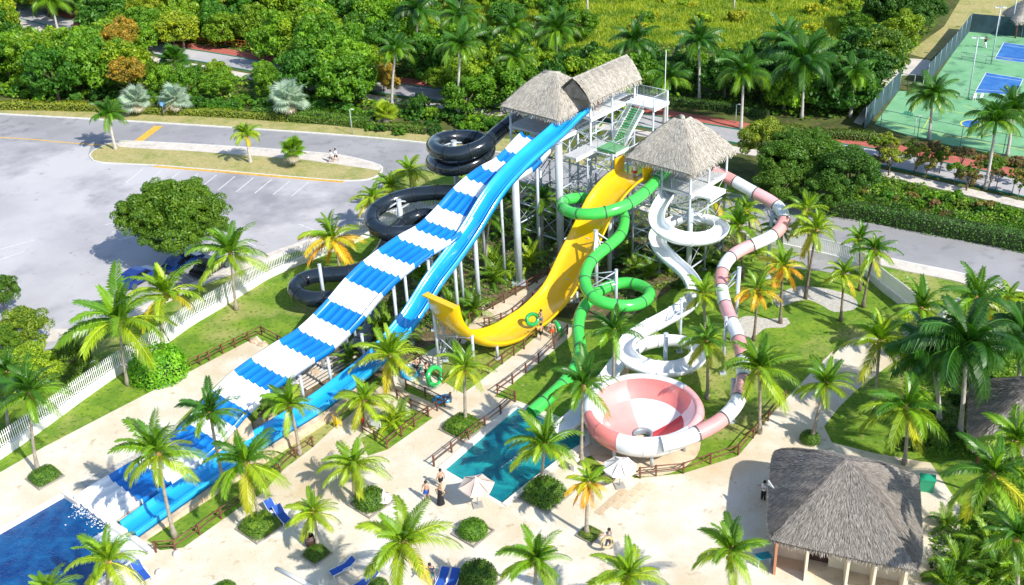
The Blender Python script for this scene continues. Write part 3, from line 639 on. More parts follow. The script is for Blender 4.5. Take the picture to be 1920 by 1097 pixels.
pathC0 = [dC * p.x + base_c + ZZ * p.z for p in fl] + [q for q in pathC0 if q.dot(dC) > s_cut]
pathC, _ = resample(smooth_pts(pathC0, 4), .35)
rootC = thing('half_pipe_slide', 'broad yellow half pipe slide swooping down and up to a raised lip', 'water slide', flat(pathC[0]))
profC = [(-WC / 2, .55), (-WC / 2 + .12, .55), (-WC / 2 + .3, .22), (-WC / 2 + .8, .02), (0, -.05), (WC / 2 - .8, .02), (WC / 2 - .3, .22), (WC / 2 - .12, .55), (WC / 2, .55), (WC / 2 + .02, .42), (WC / 2 - .18, .1), (WC / 2 - .7, -.12), (0, -.18), (-WC / 2 + .7, -.12), (-WC / 2 + .18, .1), (-WC / 2 - .02, .42)]
frC = frames(rel(pathC, flat(pathC[0]))); slide_segments(rootC, frC, profC, [G_YEL], 3.0, .4)
top = pathC[-1]
MB().box(tuple(pathC[0] - flat(pathC[0]) + ZZ * .0 + dC * .12), (.62, WC + .12, .12), math.radians(azC)).build('lip', G_YEL, rootC)
for sgn in (-1, 1):
    p = top + nC * sgn * (WC / 2 - .1); MB().box(tuple(p - dC * .2 + ZZ * .75 - flat(pathC[0])), (1.4, .15, 1.4), math.radians(azC)).build('entry_wall', G_YEL, rootC)
# steel frame under the lip
fr0 = [(823, 689, 816, 565), (854, 672, 850, 580), (836, 676, 829, 566), (890, 700, 885, 628)]
tops = []
for (bx, by, tx, ty) in fr0:
    b, t = rise((bx, by), (tx, ty)); support(rootC, b.x, b.y, t.z, .12); tops.append((b, t.z))
for i, j in ((0, 1), (0, 2), (1, 3), (1, 2), (0, 3)):
    (b1, z1), (b2, z2) = tops[i], tops[j]
    for (u1, u2) in ((.12, .5), (.5, .12), (.5, .92), (.92, .92)):
        MB().tube([Vector((b1.x, b1.y, z1 * u1)) - flat(pathC[0]), Vector((b2.x, b2.y, z2 * u2)) - flat(pathC[0])], .05, 5).build('brace', STEEL, rootC)
for (bx, by, tx, ty) in ((933, 672, 932, 648), (1082, 566, 1082, 548)):
    b, t = rise((bx, by), (tx, ty)); support(rootC, b.x, b.y, max(t.z, .4), .12)
for s in (.62, .75, .88):
    p = pathC[int(len(pathC) * s)]; support(rootC, p.x, p.y, p.z - .2, .2)

# ---- spiral slides
def spiral(name, label, pts, r, cols, seg, open_=False, posts=(), ringm=None, smooth=2, bank=None, wid=.62):
    P, _ = resample(smooth_pts(catmull([at(x, y, z) for x, y, z in pts], .4), smooth), .3)
    root = thing(name, label, 'water slide', flat(P[0])); bk = None
    if open_:
        # bank into the bends
        bk = []
        for i in range(len(P)):
            a, b, c = P[max(i - 4, 0)], P[i], P[min(i + 4, len(P) - 1)]
            k = (b - a).normalized().cross((c - b).normalized()).z; bk.append(max(-.38, min(.38, -k * .55)))
        bk = list(np.convolve(np.pad(bk, 5, mode='edge'), np.ones(11) / 11, 'valid'))
        w_ = wid; prof = [(-w_ - .06, .62), (-w_ + .02, .62), (-w_ * .93, .3), (-w_ * .75, .08), (-w_ * .4, -.04), (0, -.06), (w_ * .4, -.04), (w_ * .75, .08), (w_ * .93, .3), (w_ - .02, .62), (w_ + .06, .62), (w_ + .04, .3), (w_ * .85, 0), (w_ * .4, -.14), (0, -.17), (-w_ * .4, -.14), (-w_ * .85, 0), (-w_ - .04, .3)]
        ring = [(-w_ - .1, .66), (-w_ - .1, .2), (-w_ * .85, -.06), (0, -.23), (w_ * .85, -.06), (w_ + .1, .2), (w_ + .1, .66), (w_ + .07, .66), (w_ + .06, .25), (w_ * .8, 0), (0, -.16), (-w_ * .8, 0), (-w_ - .06, .25), (-w_ - .07, .66)]
    else: prof = circ(r, 18); ring = circ(r * 1.09, 18)
    fr = frames(rel(P, flat(P[0])), bk)
    slide_segments(root, fr, prof, cols, seg, .3, True, ring if not open_ else ring, ringm or FLANGE)
    if not open_:
        MBm = MB(); sweep_mesh(fr[:2], circ(r * .9, 18), True, mb=MBm); 
    for (bx, by, tx, ty, r_) in posts:
        b, t = rise((bx, by), (tx, ty)); ds = sorted(P, key=lambda q: abs((q - Vector((b.x, b.y, t.z - .6))).length))
        arms = []
        for q in ds:
            if all((q - a).length > 1.6 for a in arms) and (q - Vector((b.x, b.y, t.z))).length < 3.1 and -2.2 < q.z - t.z < 1: arms.append(q)
            if len(arms) == 3: break
        support(root, b.x, b.y, t.z, r_, [q - ZZ * (r * .9 if not open_ else .2) for q in arms])
    return root, P
rootG, PG = spiral('tube_slide', 'bright green closed tube slide looping in front of the yellow slide', [
    (1252, 318, 9.7), (1240, 328, 9.6), (1225, 345, 9.4), (1200, 368, 9.2), (1175, 384, 9.0), (1140, 397, 8.8), (1100, 402, 8.6), (1068, 398, 8.3), (1053, 386, 8.0), (1062, 375, 7.6), (1090, 371, 7.1), (1120, 373, 6.6), (1145, 380, 6.25), (1165, 395, 6.0), (1171, 415, 5.8), (1164, 440, 5.5), (1140, 462, 5.25), (1113, 484, 4.95), (1098, 510, 4.6), (1098, 537, 4.0), (1115, 560, 3.8), (1150, 572, 3.6), (1188, 573, 3.4), (1213, 562, 3.2), (1218, 548, 3.05), (1200, 535, 2.9), (1168, 530, 2.75), (1132, 541, 2.6), (1105, 562, 2.4), (1088, 590, 2.15), (1084, 620, 1.9), (1088, 650, 1.65), (1084, 680, 1.4), (1066, 708, 1.15), (1040, 736, .9), (1010, 762, .65), (996, 774, .5)], .53, [G_GRN], 2.3,
    posts=((1155, 606, 1154, 506, .14), (1118, 560, 1118, 432, .19), (1186, 470, 1186, 385, .14)))
rootW, PW = spiral('open_flume', 'white open flume winding round two steel masts to the turquoise pool', [
    (1288, 333, 8.6), (1276, 346, 8.4), (1255, 368, 8.0), (1237, 395, 7.6), (1232, 418, 7.2), (1243, 438, 6.9), (1270, 451, 6.6), (1305, 455, 6.35), (1335, 450, 6.1), (1351, 437, 5.9), (1343, 423, 5.75), (1315, 415, 5.6), (1278, 416, 5.4), (1248, 428, 5.2), (1232, 447, 5.0), (1237, 470, 4.75), (1258, 494, 4.5), (1283, 516, 4.3), (1299, 540, 4.1), (1300, 563, 3.9), (1282, 584, 3.7), (1248, 604, 3.4), (1210, 624, 3.1), (1180, 645, 2.8), (1173, 668, 2.55), (1195, 688, 2.3), (1235, 699, 2.1), (1275, 697, 1.95), (1303, 683, 1.8), (1308, 663, 1.65), (1285, 648, 1.5), (1245, 645, 1.4), (1205, 653, 1.3), (1175, 672, 1.2), (1150, 702, 1.05), (1122, 742, .85), (1095, 775, .7), (1066, 802, .55), (1050, 815, .4)], .6, [G_WHITE], 2.4, True,
    posts=((1290, 520, 1292, 390, .26), (1246, 718, 1246, 626, .18), (1274, 660, 1278, 560, .13)), ringm=mat('flume joint', (.70, .72, .74), .5), wid=.66)
CORAL = gel('coral gelcoat', (.80, .34, .32), .12, rough=.3)
RED4 = [CORAL, G_WHITE, G_PINK, G_WHITE]
rootR, PR_ = spiral('tube_slide', 'red and white banded tube slide snaking down to the bowl', [
    (1338, 321, 8.8), (1350, 326, 8.6), (1375, 338, 8.35), (1405, 356, 8.0), (1435, 371, 7.65), (1458, 384, 7.3), (1472, 403, 7.0), (1468, 424, 6.7), (1450, 443, 6.4), (1422, 455, 6.15), (1392, 466, 5.9), (1368, 482, 5.6), (1355, 502, 5.35), (1351, 526, 5.1), (1354, 550, 4.9), (1362, 580, 4.7), (1376, 612, 4.5), (1388, 645, 4.3), (1394, 680, 4.1), (1394, 715, 3.9), (1388, 745, 3.75), (1372, 772, 3.55), (1346, 794, 3.35), (1312, 812, 3.1), (1275, 826, 2.95), (1240, 833, 2.85)], .56, RED4, 2.5, smooth=9,
    posts=((1438, 520, 1440, 397, .17), (1377, 640, 1384, 502, .17), (1355, 700, 1357, 595, .13), (1370, 790, 1370, 712, .15)))
rootK, PK = spiral('tube_slide', 'charcoal closed tube slide coiling down behind the striped slide', [
    (968, 222, 11.3), (955, 232, 11.1), (930, 252, 10.7), (908, 272, 10.3), (880, 284, 10.0), (848, 289, 9.8), (822, 284, 9.65), (812, 272, 9.5), (824, 262, 9.35), (855, 257, 9.2), (890, 258, 9.05), (912, 268, 8.85), (915, 285, 8.6), (900, 302, 8.3), (870, 314, 8.0), (838, 317, 7.75), (815, 309, 7.55), (812, 300, 7.4), (830, 293, 7.2), (862, 296, 6.95), (895, 312, 6.6), (905, 332, 6.3), (885, 350, 6.0), (855, 360, 5.8), (815, 361, 5.6), (770, 366, 5.4), (730, 378, 5.15), (702, 396, 4.9), (697, 418, 4.6), (718, 435, 4.35), (760, 438, 4.1), (805, 428, 3.9), (822, 412, 3.7), (800, 402, 3.55), (765, 412, 3.4), (735, 440, 3.15), (715, 475, 2.85), (690, 500, 2.6), (655, 512, 2.45), (610, 515, 2.3), (570, 524, 2.1), (552, 541, 1.95), (566, 557, 1.8), (600, 562, 1.65), (640, 556, 1.5), (675, 550, 1.35), (700, 575, 1.1), (690, 620, .9), (660, 660, .7)], .76, [G_BLK], 2.4,
    posts=((862, 420, 856, 264, .27), (757, 470, 747, 375, .24), (611, 582, 601, 496, .16)), ringm=mat('tube joint', (.015, .018, .02), .5))

# ---- bowl
bc = at(1206, 766, 2.9); Rb = 3.85
rootBowl = thing('slide_bowl', 'large red and white chequered bowl at the end of the banded tube', 'water slide', (bc.x, bc.y, 0))
rings = [(Rb * .985, 3.05), (Rb * .96, 2.6), (Rb * .90, 2.15), (Rb * .78, 1.7), (Rb * .78, 1.7), (Rb * .54, 1.12), (Rb * .32, .75), (Rb * .17, .55)]
NS = 8
for k in range(NS):
    a0 = 2 * math.pi * k / NS + .21; a1 = a0 + 2 * math.pi / NS
    for (r0, r1, odd) in ((0, 4, 0), (4, 8, 1)):
        v = []; f = []; rr = rings[r0:r1]; m_ = 7
        for (r_, z_) in rr:
            for j in range(m_): a = a0 + (a1 - a0) * j / (m_ - 1); v.append((r_ * math.cos(a), r_ * math.sin(a), z_))
        for i in range(len(rr) - 1):
            for j in range(m_ - 1): f.append((i * m_ + j, i * m_ + j + 1, (i + 1) * m_ + j + 1, (i + 1) * m_ + j))
        c_ = {'W': G_WHITE, 'P': G_PINK, 'R': G_RED, 'D': G_DRED, 'C': CORAL}[('RRCWWCWW', 'WWCCCCDD')[odd][k]]; MB().add(v, f, 0, True).build('bowl_panel', c_, rootBowl)
for k in range(14):   # rolled rim segments
    a0 = 2 * math.pi * k / 14 + .1; a1 = a0 + 2 * math.pi / 14; v = []; f = []; m_ = 6
    pr = [(Rb * .985, 3.0), (Rb * .99, 3.16), (Rb + .12, 3.26), (Rb + .42, 3.18), (Rb + .62, 2.85), (Rb + .62, 2.35), (Rb + .42, 1.8), (Rb, 1.35), (Rb * .8, 1.15)]
    for (r_, z_) in pr:
        for j in range(m_): a = a0 + (a1 - a0) * (j / (m_ - 1) * .985); v.append((r_ * math.cos(a), r_ * math.sin(a), z_))
    for i in range(len(pr) - 1):
        for j in range(m_ - 1): f.append((i * m_ + j, i * m_ + j + 1, (i + 1) * m_ + j + 1, (i + 1) * m_ + j))
    deg = math.degrees(a0) % 360
    c_ = G_RED if 165 < deg < 225 else (G_PINK if (295 < deg < 360 or deg < 8) else G_WHITE)
    MB().add(v, f, 0, True).build('rim_segment', c_, rootBowl)
MB().lathe((0, 0, 0), [(Rb * .8, 1.17), (Rb * .5, .6), (Rb * .2, .3), (Rb * .17, .3)], 28).build('underside', STEELD, rootBowl)
MB().lathe((0, 0, 0), [(Rb * .185, .60), (Rb * .2, .64), (Rb * .17, .66), (Rb * .14, .5), (Rb * .14, .2)], 24).build('drain_ring', STEELD, rootBowl)
for a in (-1.5, -.5, .6, 1.7, 2.8, 3.9): MB().tube([(Rb * .85 * math.cos(a), Rb * .85 * math.sin(a), 0), (Rb * .85 * math.cos(a), Rb * .85 * math.sin(a), 1.75)], .13, 10).build('support_post', STEEL, rootBowl)
o = sheet('bowl_base', ring_pts(bc, 4.3, 36), .03, SANDP)

# ================================================================== THATCH
THATCH = leaf_mat('thatch straw', [(.42, .385, .33), (.55, .51, .45), (.64, .60, .53), (.46, .42, .355), (.30, .265, .22)], trans=.1, rough=.8, spec=.2)
THATCHG = leaf_mat('grey thatch straw', [(.22, .195, .17), (.35, .315, .275), (.45, .405, .36), (.28, .245, .215), (.15, .13, .11)], trans=.1, rough=.8, spec=.2)
THB = mat('thatch bed', (.43, .395, .34), .95, var=.25, scale=2.5, bump=1, bscale=12); THBG = mat('grey thatch bed', (.22, .19, .165), .95, var=.3, scale=2.5, bump=1, bscale=12)
def thatch_roof(parent, o, faces, dens, m, mbed, L=.34, wd=.032, hang=.32, thick=.22, seed=1, bulge=.20):
    """faces: list of (eave a, eave b, ridge b, ridge a) world quads (ridge points may coincide)"""
    rg = np.random.default_rng(seed); mb = MB(); V = []; F = []
    ctr = sum((Vector(f_[0]) + Vector(f_[1]) for f_ in faces), Vector()) / (2 * len(faces)) - Vector(o)
    def surf(a, b, c, d, u, t):
        p = a.lerp(b, u).lerp(d.lerp(c, u), t); k = abs(2 * u - 1); e = (1 - t) ** .6
        pull = 1 - .075 * k ** 5 * e; p = Vector((ctr.x + (p.x - ctr.x) * pull, ctr.y + (p.y - ctr.y) * pull, p.z - .22 * k ** 6 * e))
        w_ = .05 * math.sin(p.x * 2.1 + seed) * math.sin(p.y * 1.7 + 2 * seed) + .03 * math.sin(p.x * 5.3 + p.y * 4.1)
        return p + ZZ * (bulge * math.sin(math.pi * min(1, t * 1.02)) + w_ * (1 - abs(2 * t - 1) ** 4))
    for (a, b, c, d) in faces:
        a, b, c, d = (Vector(p) - Vector(o) for p in (a, b, c, d)); nrm = (b - a).cross(d - a).normalized()
        if nrm.z < 0: nrm = -nrm
        dn_ = (ZZ - nrm * nrm.z) * -1; dn_.normalize(); g = 14
        v = []; f = []
        for i in range(g + 1):
            for j in range(g + 1):
                v.append(surf(a, b, c, d, j / g, i / g))
        for i in range(g):
            for j in range(g): f.append((i * (g + 1) + j, i * (g + 1) + j + 1, (i + 1) * (g + 1) + j + 1, (i + 1) * (g + 1) + j))
        mb.add(v, f)
        area = ((b - a).length + (c - d).length) / 2 * ((a.lerp(b, .5) - c.lerp(d, .5)).length); n = int(area * dens)
        lateral = (b - a).normalized(); top_ratio = (c - d).length / max((b - a).length, .01)
        for _ in range(n):
            t = rg.random()
            if rg.random() > 1 - t * (1 - top_ratio): continue
            u = rg.random(); p = surf(a, b, c, d, u, t); dd = (dn_ + lateral * rg.normal(0, .13)).normalized(); s_ = lateral * wd * rg.uniform(.5, 1.3); l_ = L * rg.uniform(.6, 1.4)
            q = surf(a, b, c, d, u, max(0, t - l_ / max((a.lerp(b, .5) - c.lerp(d, .5)).length, 1))) + lateral * l_ * rg.normal(0, .12) + nrm * rg.uniform(.02, .075)
            k = len(V); V += [p - s_ + nrm * .01, p + s_ + nrm * .01, q + s_ * .5, q - s_ * .5]; F.append((k, k + 1, k + 2, k + 3))
        ne = int((b - a).length * 55)
        for _ in range(ne):   # eave fringe
            u = rg.random(); p = surf(a, b, c, d, u, 0) - dn_ * rg.uniform(0, .3) + nrm * rg.uniform(-thick, .03); l_ = hang * rg.uniform(.5, 1.5)
            dd = (dn_ + ZZ * -.9 + lateral * rg.normal(0, .12)).normalized(); s_ = lateral * wd * rg.uniform(.6, 1.4); q = p + dd * l_; p2 = p - dn_ * .25
            k = len(V); V += [p2 - s_, p2 + s_, q + s_ * .5, q - s_ * .5]; F.append((k, k + 1, k + 2, k + 3))
    r = mb.build('thatched_roof', mbed, parent)
    me = mesh_np('straw', [tuple(p) for p in V], F); s = link('straw', me, m, r); s['kind'] = 'stuff'
    return r
def hip(corners, apexes): 
    """corners 4 world points in order, apexes: 2 ridge points (first nearest corners 0/3 side)"""
    a, b, c, d = corners; r0, r1 = apexes
    return [(a, b, r1, r0), (b, c, r1, r1), (c, d, r0, r1), (d, a, r0, r0)]

def railing(parent, pts, h=1.05, gap=.16, m=None):
    mb = MB()
    for a, b in zip(pts, pts[1:]):
        a, b = Vector(a), Vector(b); mb.tube([a + ZZ * h, b + ZZ * h], .03, 5); mb.tube([a + ZZ * .12, b + ZZ * .12], .02, 4)
        n = max(2, int((b - a).length / gap))
        for i in range(n + 1):
            p = a.lerp(b, i / n); mb.tube([p + ZZ * .1, p + ZZ * h], .03 if i in (0, n) else .011, 4, caps=False)
    return mb.build('railing', m or STEEL, parent)
def lattice(parent, cols, levels, r=.1, brace=True):
    """cols: list of (x,y,ztop); beams between consecutive columns at the levels"""
    for (x, y, z) in cols:
        MB().tube([(x, y, 0), (x, y, z)], r, 8).box((x, y, .04), (.45, .45, .08)).build('tower_post', STEEL, parent)
    for i in range(len(cols)):
        a, b = cols[i], cols[(i + 1) % len(cols)]
        for k, lv in enumerate(levels):
            if lv > min(a[2], b[2]) + .1: continue
            MB().tube([(a[0], a[1], lv), (b[0], b[1], lv)], r * .75, 6).build('beam', STEEL, parent)
            if brace and k + 1 < len(levels) and levels[k + 1] <= min(a[2], b[2]) + .1:
                MB().tube([(a[0], a[1], lv), (b[0], b[1], levels[k + 1])], r * .35, 4).tube([(b[0], b[1], lv), (a[0], a[1], levels[k + 1])], r * .35, 4).build('cross_brace', STEEL, parent)
DECKM = mat('deck boards', (.50, .50, .50), .7, var=.1, scale=2); GRIP = mat('green stair tread', (.10, .38, .12), .8, var=.15, scale=3)
ROTE = math.radians(48)
def deck(parent, c, lx, ly, z, m=None, th=.18):
    """deck centred at c (local), lx along E1, ly along E2"""
    MB().box((c[0], c[1], z - th / 2), (lx, ly, th), ROTE).build('deck', m or DECKM, parent)
    for s in (-1, 1): MB().box((c[0] + E2.x * s * ly / 2, c[1] + E2.y * s * ly / 2, z - .2), (lx, .12, .36), ROTE).build('edge_beam', WHITE, parent)
# ---- tower 1
c1 = Vector((4.85, 101.6, 0)); t1 = thing('slide_tower', 'tall steel launch tower with two thatched roofs and green stairs', 'tower', c1)
def lp(a, b, z=0): return Vector((E1.x * a + E2.x * b, E1.y * a + E2.y * b, z))
zA = 12.1; zBk = 13.7
deck(t1, lp(0, 0), 6.0, 6.2, zA)
lattice(t1, [(*lp(-2.9, -3).xy, 14.6), (*lp(-2.9, 0).xy, zA), (*lp(-2.9, 3).xy, 14.6), (*lp(0, 3).xy, 14.6), (*lp(2.9, 3).xy, 14.6), (*lp(2.9, -3).xy, 14.6)], [1.2, 4, 6.8, 9.6, 11.9], .11)
railing(t1, [lp(-2.9, -3, zA), lp(2.9, -3, zA), lp(2.9, 3, zA)]); railing(t1, [lp(-2.9, 2.2, zA), lp(-2.9, 3, zA), lp(2.9, 3, zA)])
hw = 3.9; ez = 14.3
cor = [c1 + lp(-hw, -hw, ez), c1 + lp(-hw, hw, ez), c1 + lp(hw, hw, ez), c1 + lp(hw, -hw, ez)]
thatch_roof(t1, c1, hip(cor, [c1 + lp(-.9, -.9, 17.15), c1 + lp(.9, .9, 17.15)])[:0] + [(cor[0], cor[1], c1 + lp(-.35, .9, 17.2), c1 + lp(-.35, -.9, 17.2)), (cor[1], cor[2], c1 + lp(.35, .9, 17.2), c1 + lp(-.35, .9, 17.2)), (cor[2], cor[3], c1 + lp(.35, -.9, 17.2), c1 + lp(.35, .9, 17.2)), (cor[3], cor[0], c1 + lp(-.35, -.9, 17.2), c1 + lp(.35, -.9, 17.2))], 210, THATCH, THB, seed=3)
# upper deck of the blue chute and gable roof
rn = at(1073, 148, 17.5) - c1; rf = at(1178, 104, 17.5) - c1
g0 = Vector((rn.x, rn.y, 0)); Lg = (Vector((rf.x, rf.y, 0)) - g0).length; q0 = g0.dot(E1); q1 = g0.dot(E2)
deck(t1, lp(q0 + Lg / 2 + .3, q1 + .2), Lg - 1.0, 2.6, zBk, WHITE)
wG = 2.15; eG = 15.6
def gp(a, b, z): return c1 + lp(q0 + a, q1 + b, z)
thatch_roof(t1, c1, [(gp(-.1, wG, eG), gp(Lg + .1, wG, eG), gp(Lg, 0, 17.6), gp(0, 0, 17.6)), (gp(Lg + .1, -wG, eG), gp(-.1, -wG, eG), gp(0, 0, 17.6), gp(Lg, 0, 17.6))], 210, THATCH, THB, seed=5, bulge=.3)
mbx = MB(); mbx.add([gp(.25, -wG * .9, eG) - c1, gp(.25, wG * .9, eG) - c1, gp(.15, 0, 17.35) - c1], [(0, 1, 2)]); mbx.add([gp(Lg - .25, -wG * .9, eG) - c1, gp(Lg - .25, wG * .9, eG) - c1, gp(Lg - .15, 0, 17.35) - c1], [(0, 1, 2)]); mbx.build('gable_shade', THBG, t1)  # dark sheets across the open gable, painting in the shade under the roof
cols2 = [(q0 + .9, q1 - 1.2), (q0 + .9, q1 + 1.4), (q0 + Lg / 2, q1 + 1.4), (q0 + Lg - .6, q1 + 1.4), (q0 + Lg - .6, q1 - 1.2)]
lattice(t1, [(*lp(a, b).xy, 15.6) for a, b in cols2], [1.2, 4, 6.8, 9.6, 12.0, 13.5], .11)
railing(t1, [lp(q0 + 1.3, q1 + 1.45, zBk), lp(q0 + Lg - .2, q1 + 1.45, zBk)]); railing(t1, [lp(q0 + .6, q1 - 1.1, zBk), lp(q0 + .6, q1 - .55, zBk)])
# stair head platform, stairs and landing
ph = at(1200, 187, 13.7) - c1; pa, pb = ph.dot(E1), ph.dot(E2)
pa = ph.x * E1.x + ph.y * E1.y; pb = ph.x * E2.x + ph.y * E2.y
deck(t1, lp(pa, pb + .4), 2.6, 4.2, zBk, WHITE)
railing(t1, [lp(pa + 1.2, pb - 1.6, zBk), lp(pa + 1.2, pb + 2.4, zBk), lp(pa - 1.2, pb + 2.4, zBk)])
land = at(1140, 252, 11.0) - c1; la = land.x * E1.x + land.y * E1.y; lb = land.x * E2.x + land.y * E2.y
sa = at(1195, 203, 13.6) - c1; sa_, sb_ = sa.x * E1.x + sa.y * E1.y, sa.x * E2.x + sa.y * E2.y
sl2 = at(1162, 250, 11.05) - c1; ea_, eb_ = sl2.x * E1.x + sl2.y * E1.y, sl2.x * E2.x + sl2.y * E2.y
ea_ = min(ea_, sa_ - 3.2)
nst = 15; top_p = lp(sa_, sb_, zBk - .1); bot_p = lp(ea_, sb_ + .1, 11.05)
for i in range(nst):
    p = top_p.lerp(bot_p, (i + .5) / nst); MB().box(tuple(p), (.27, 1.25, .07), ROTE).build('stair_tread', GRIP, t1)
for sgn in (-1, 1):
    a, b = top_p + lp(0, sgn * .7), bot_p + lp(0, sgn * .7); railing(t1, [a, b], 1.0, .14)
    n_ = (b - a); MB().tube([a - ZZ * .1, b - ZZ * .1], .12, 4).build('stringer', WHITE, t1)
deck(t1, lp(ea_ - 1.0, sb_ + .1), 2.0, 2.2, 11.0, GRIP); railing(t1, [lp(ea_ - .1, sb_ + 1.2, 11), lp(ea_ - 2.0, sb_ + 1.2, 11), lp(ea_ - 2.0, sb_ - .9, 11)])
deck(t1, lp(ea_ - 2.6, sb_ - 1.8), 5.0, 1.4, 10.95)
lattice(t1, [(*lp(pa + 1.2, pb + 2.4).xy, zBk + 1), (*lp(pa - 1.2, pb + 2.4).xy, zBk), (*lp(ea_, sb_ + 1.2).xy, 11), (*lp(ea_ - 2.4, sb_ + 1.2).xy, 11), (*lp(ea_ - 2.4, sb_ - 1.8).xy, 11), (*lp(pa + 1.2, pb - 1.6).xy, zBk)], [1.2, 4, 6.8, 9.6, 10.8], .1)
b, t = rise((1228, 240), (1237, 86)); MB().tube([lp(pa + 1.3, pb + 2.0, 11), lp(pa + 1.35, pb + 2.0, 18.6)], .035, 5).build('lightning_rod', WHITE, t1)
# ---- tower 2
c2 = Vector((16.25, 94.35, 0)); t2 = thing('slide_tower', 'lower steel launch tower under one square thatched roof', 'tower', c2)
z2 = 9.0; deck(t2, lp(0, 0), 6.4, 6.4, z2)
deck(t2, lp(-1.0, 3.6), 2.6, 2.2, z2 - .3, WHITE)
lattice(t2, [(*lp(a, b).xy, 11.4) for a, b in ((-3.1, -3.1), (-3.1, 0), (-3.1, 3.1), (0, 3.1), (3.1, 3.1), (3.1, -3.1))], [1.2, 3.9, 6.6, 8.8], .11)
railing(t2, [lp(-3.1, -1.2, z2), lp(-3.1, -.2, z2)]); railing(t2, [lp(-3.1, 1.1, z2), lp(-3.1, 3.1, z2), lp(-1.2, 3.1, z2)]); railing(t2, [lp(.8, 3.1, z2), lp(1.8, 3.1, z2)]); railing(t2, [lp(3.1, 2, z2), lp(3.1, -3.1, z2), lp(-3.1, -3.1, z2)])
hw = 3.95; ez = 11.35; cor = [c2 + lp(-hw, -hw, ez), c2 + lp(-hw, hw, ez), c2 + lp(hw, hw, ez), c2 + lp(hw, -hw, ez)]
r0 = .55; rz = 14.75
thatch_roof(t2, c2, [(cor[i], cor[(i + 1) % 4], c2 + (lp(0, 0) + (cor[(i + 1) % 4] - c2 - ZZ * ez) * .14) + ZZ * rz, c2 + (cor[i] - c2 - ZZ * ez) * .14 + ZZ * rz) for i in range(4)], 210, THATCH, THB, seed=8)
MB().tube([lp(-.4, .4, rz - .12), lp(0, 0, rz - .02), lp(.4, -.4, rz - .12)], [.2, .26, .2], 8).build('ridge_cap', THB, t2)
MB().tube([lp(-.3, -.8, 17.05), lp(.3, .8, 17.05)], [.3, .28], 8).build('ridge_cap', THB, t1)
# ---- hut 3, front right
h3 = [at(1447, 832, 2.7), at(1434, 1012, 2.7), at(1733, 1076, 2.7), at(1724, 880, 2.7)]; c3 = sum(h3, Vector()) / 4; c3.z = 0
hut3 = thing('thatched_hut', 'big grey thatched hut with cream walls at the lower right', 'hut', c3)
apx = at(1605, 853, 6.3); apx2 = c3.lerp(apx, 0); ap = Vector((c3.x, c3.y, 6.2)); a1_ = ap + (h3[3] - h3[0]).normalized() * .25; a0_ = ap - (h3[3] - h3[0]).normalized() * .25
thatch_roof(hut3, c3, [(h3[0], h3[1], a0_, a0_), (h3[1], h3[2], a1_, a0_), (h3[2], h3[3], a1_, a1_), (h3[3], h3[0], a0_, a1_)], 330, THATCHG, THBG, L=.32, wd=.022, seed=12, hang=.3)
ins = [c3 + (p - c3) * .84 for p in h3]; ins = [Vector((p.x - c3.x, p.y - c3.y, 0)) for p in ins]
for i, (a, b) in enumerate(zip(ins, ins[1:] + ins[:1])):
    if i == 1:   # open front with doors and partitions
        back = (ins[0] - ins[1]).normalized() * 1.1; A, B = a + back, b + back
        wall_body([A, A.lerp(B, .26)], .15, 2.6).build('wall', WALLC, hut3); wall_body([A.lerp(B, .42), B], .15, 2.6).build('wall', WALLC, hut3)
        wall_body([A.lerp(B, .26), A.lerp(B, .42)], .15, .5, 2.1).build('wall', WALLC, hut3)
        MB().box(tuple(A.lerp(B, .34) + ZZ * 1.05 + back * .2), ((B - A).length * .16, .06, 2.1), math.atan2((B - A).y, (B - A).x)).build('door', WOODD, hut3)
        for t in (.0, .24, .55, .75, .97):
            p = a.lerp(b, t); wall_body([p + back * 1.02, p - back * .75], .16, 2.45).build('partition', WALLC if t else mat('terracotta wall', (.5, .22, .12), .8), hut3)
    else: wall_body([a, b], .15, 2.6).build('wall', WALLC, hut3)
sheet('hut_floor', [p + c3 for p in ins], .03, SANDP)
dish = MB().box((0, 0, 0), (.06, .9, .35), .2); dd = at(1446, 912, 2.9) - c3; dish.build('sign_board', WHITE, hut3, tuple(dd))
# other thatched huts
def small_hut(label, cx, cy, r, ez, rz, m, mb_, ang=.5, seed=1, dens=80):
    c = at(cx, cy); root = thing('thatched_hut', label, 'hut', c); cs = [c + Vector((math.cos(ang + math.pi / 2 * i) * r, math.sin(ang + math.pi / 2 * i) * r, ez)) for i in range(4)]
    apx = c + ZZ * rz; thatch_roof(root, c, [(cs[i], cs[(i + 1) % 4], apx, apx) for i in range(4)], dens, m, mb_, seed=seed)
    for i in range(4): p = (cs[i] - c) * .78; MB().tube([(p.x, p.y, 0), (p.x, p.y, ez + .3)], .12, 8).build('post', WOODB, root)
    return root
small_hut('grey thatched hut half hidden behind the palms on the right edge', 1925, 850, 6.2, 2.8, 6.6, THATCHG, THBG, .4, 21, 120)
small_hut('pale thatched hut beyond the far end of the tennis courts', 1925, 62, 4.6, 2.6, 5.6, THATCH, THB, .7, 22, 60)
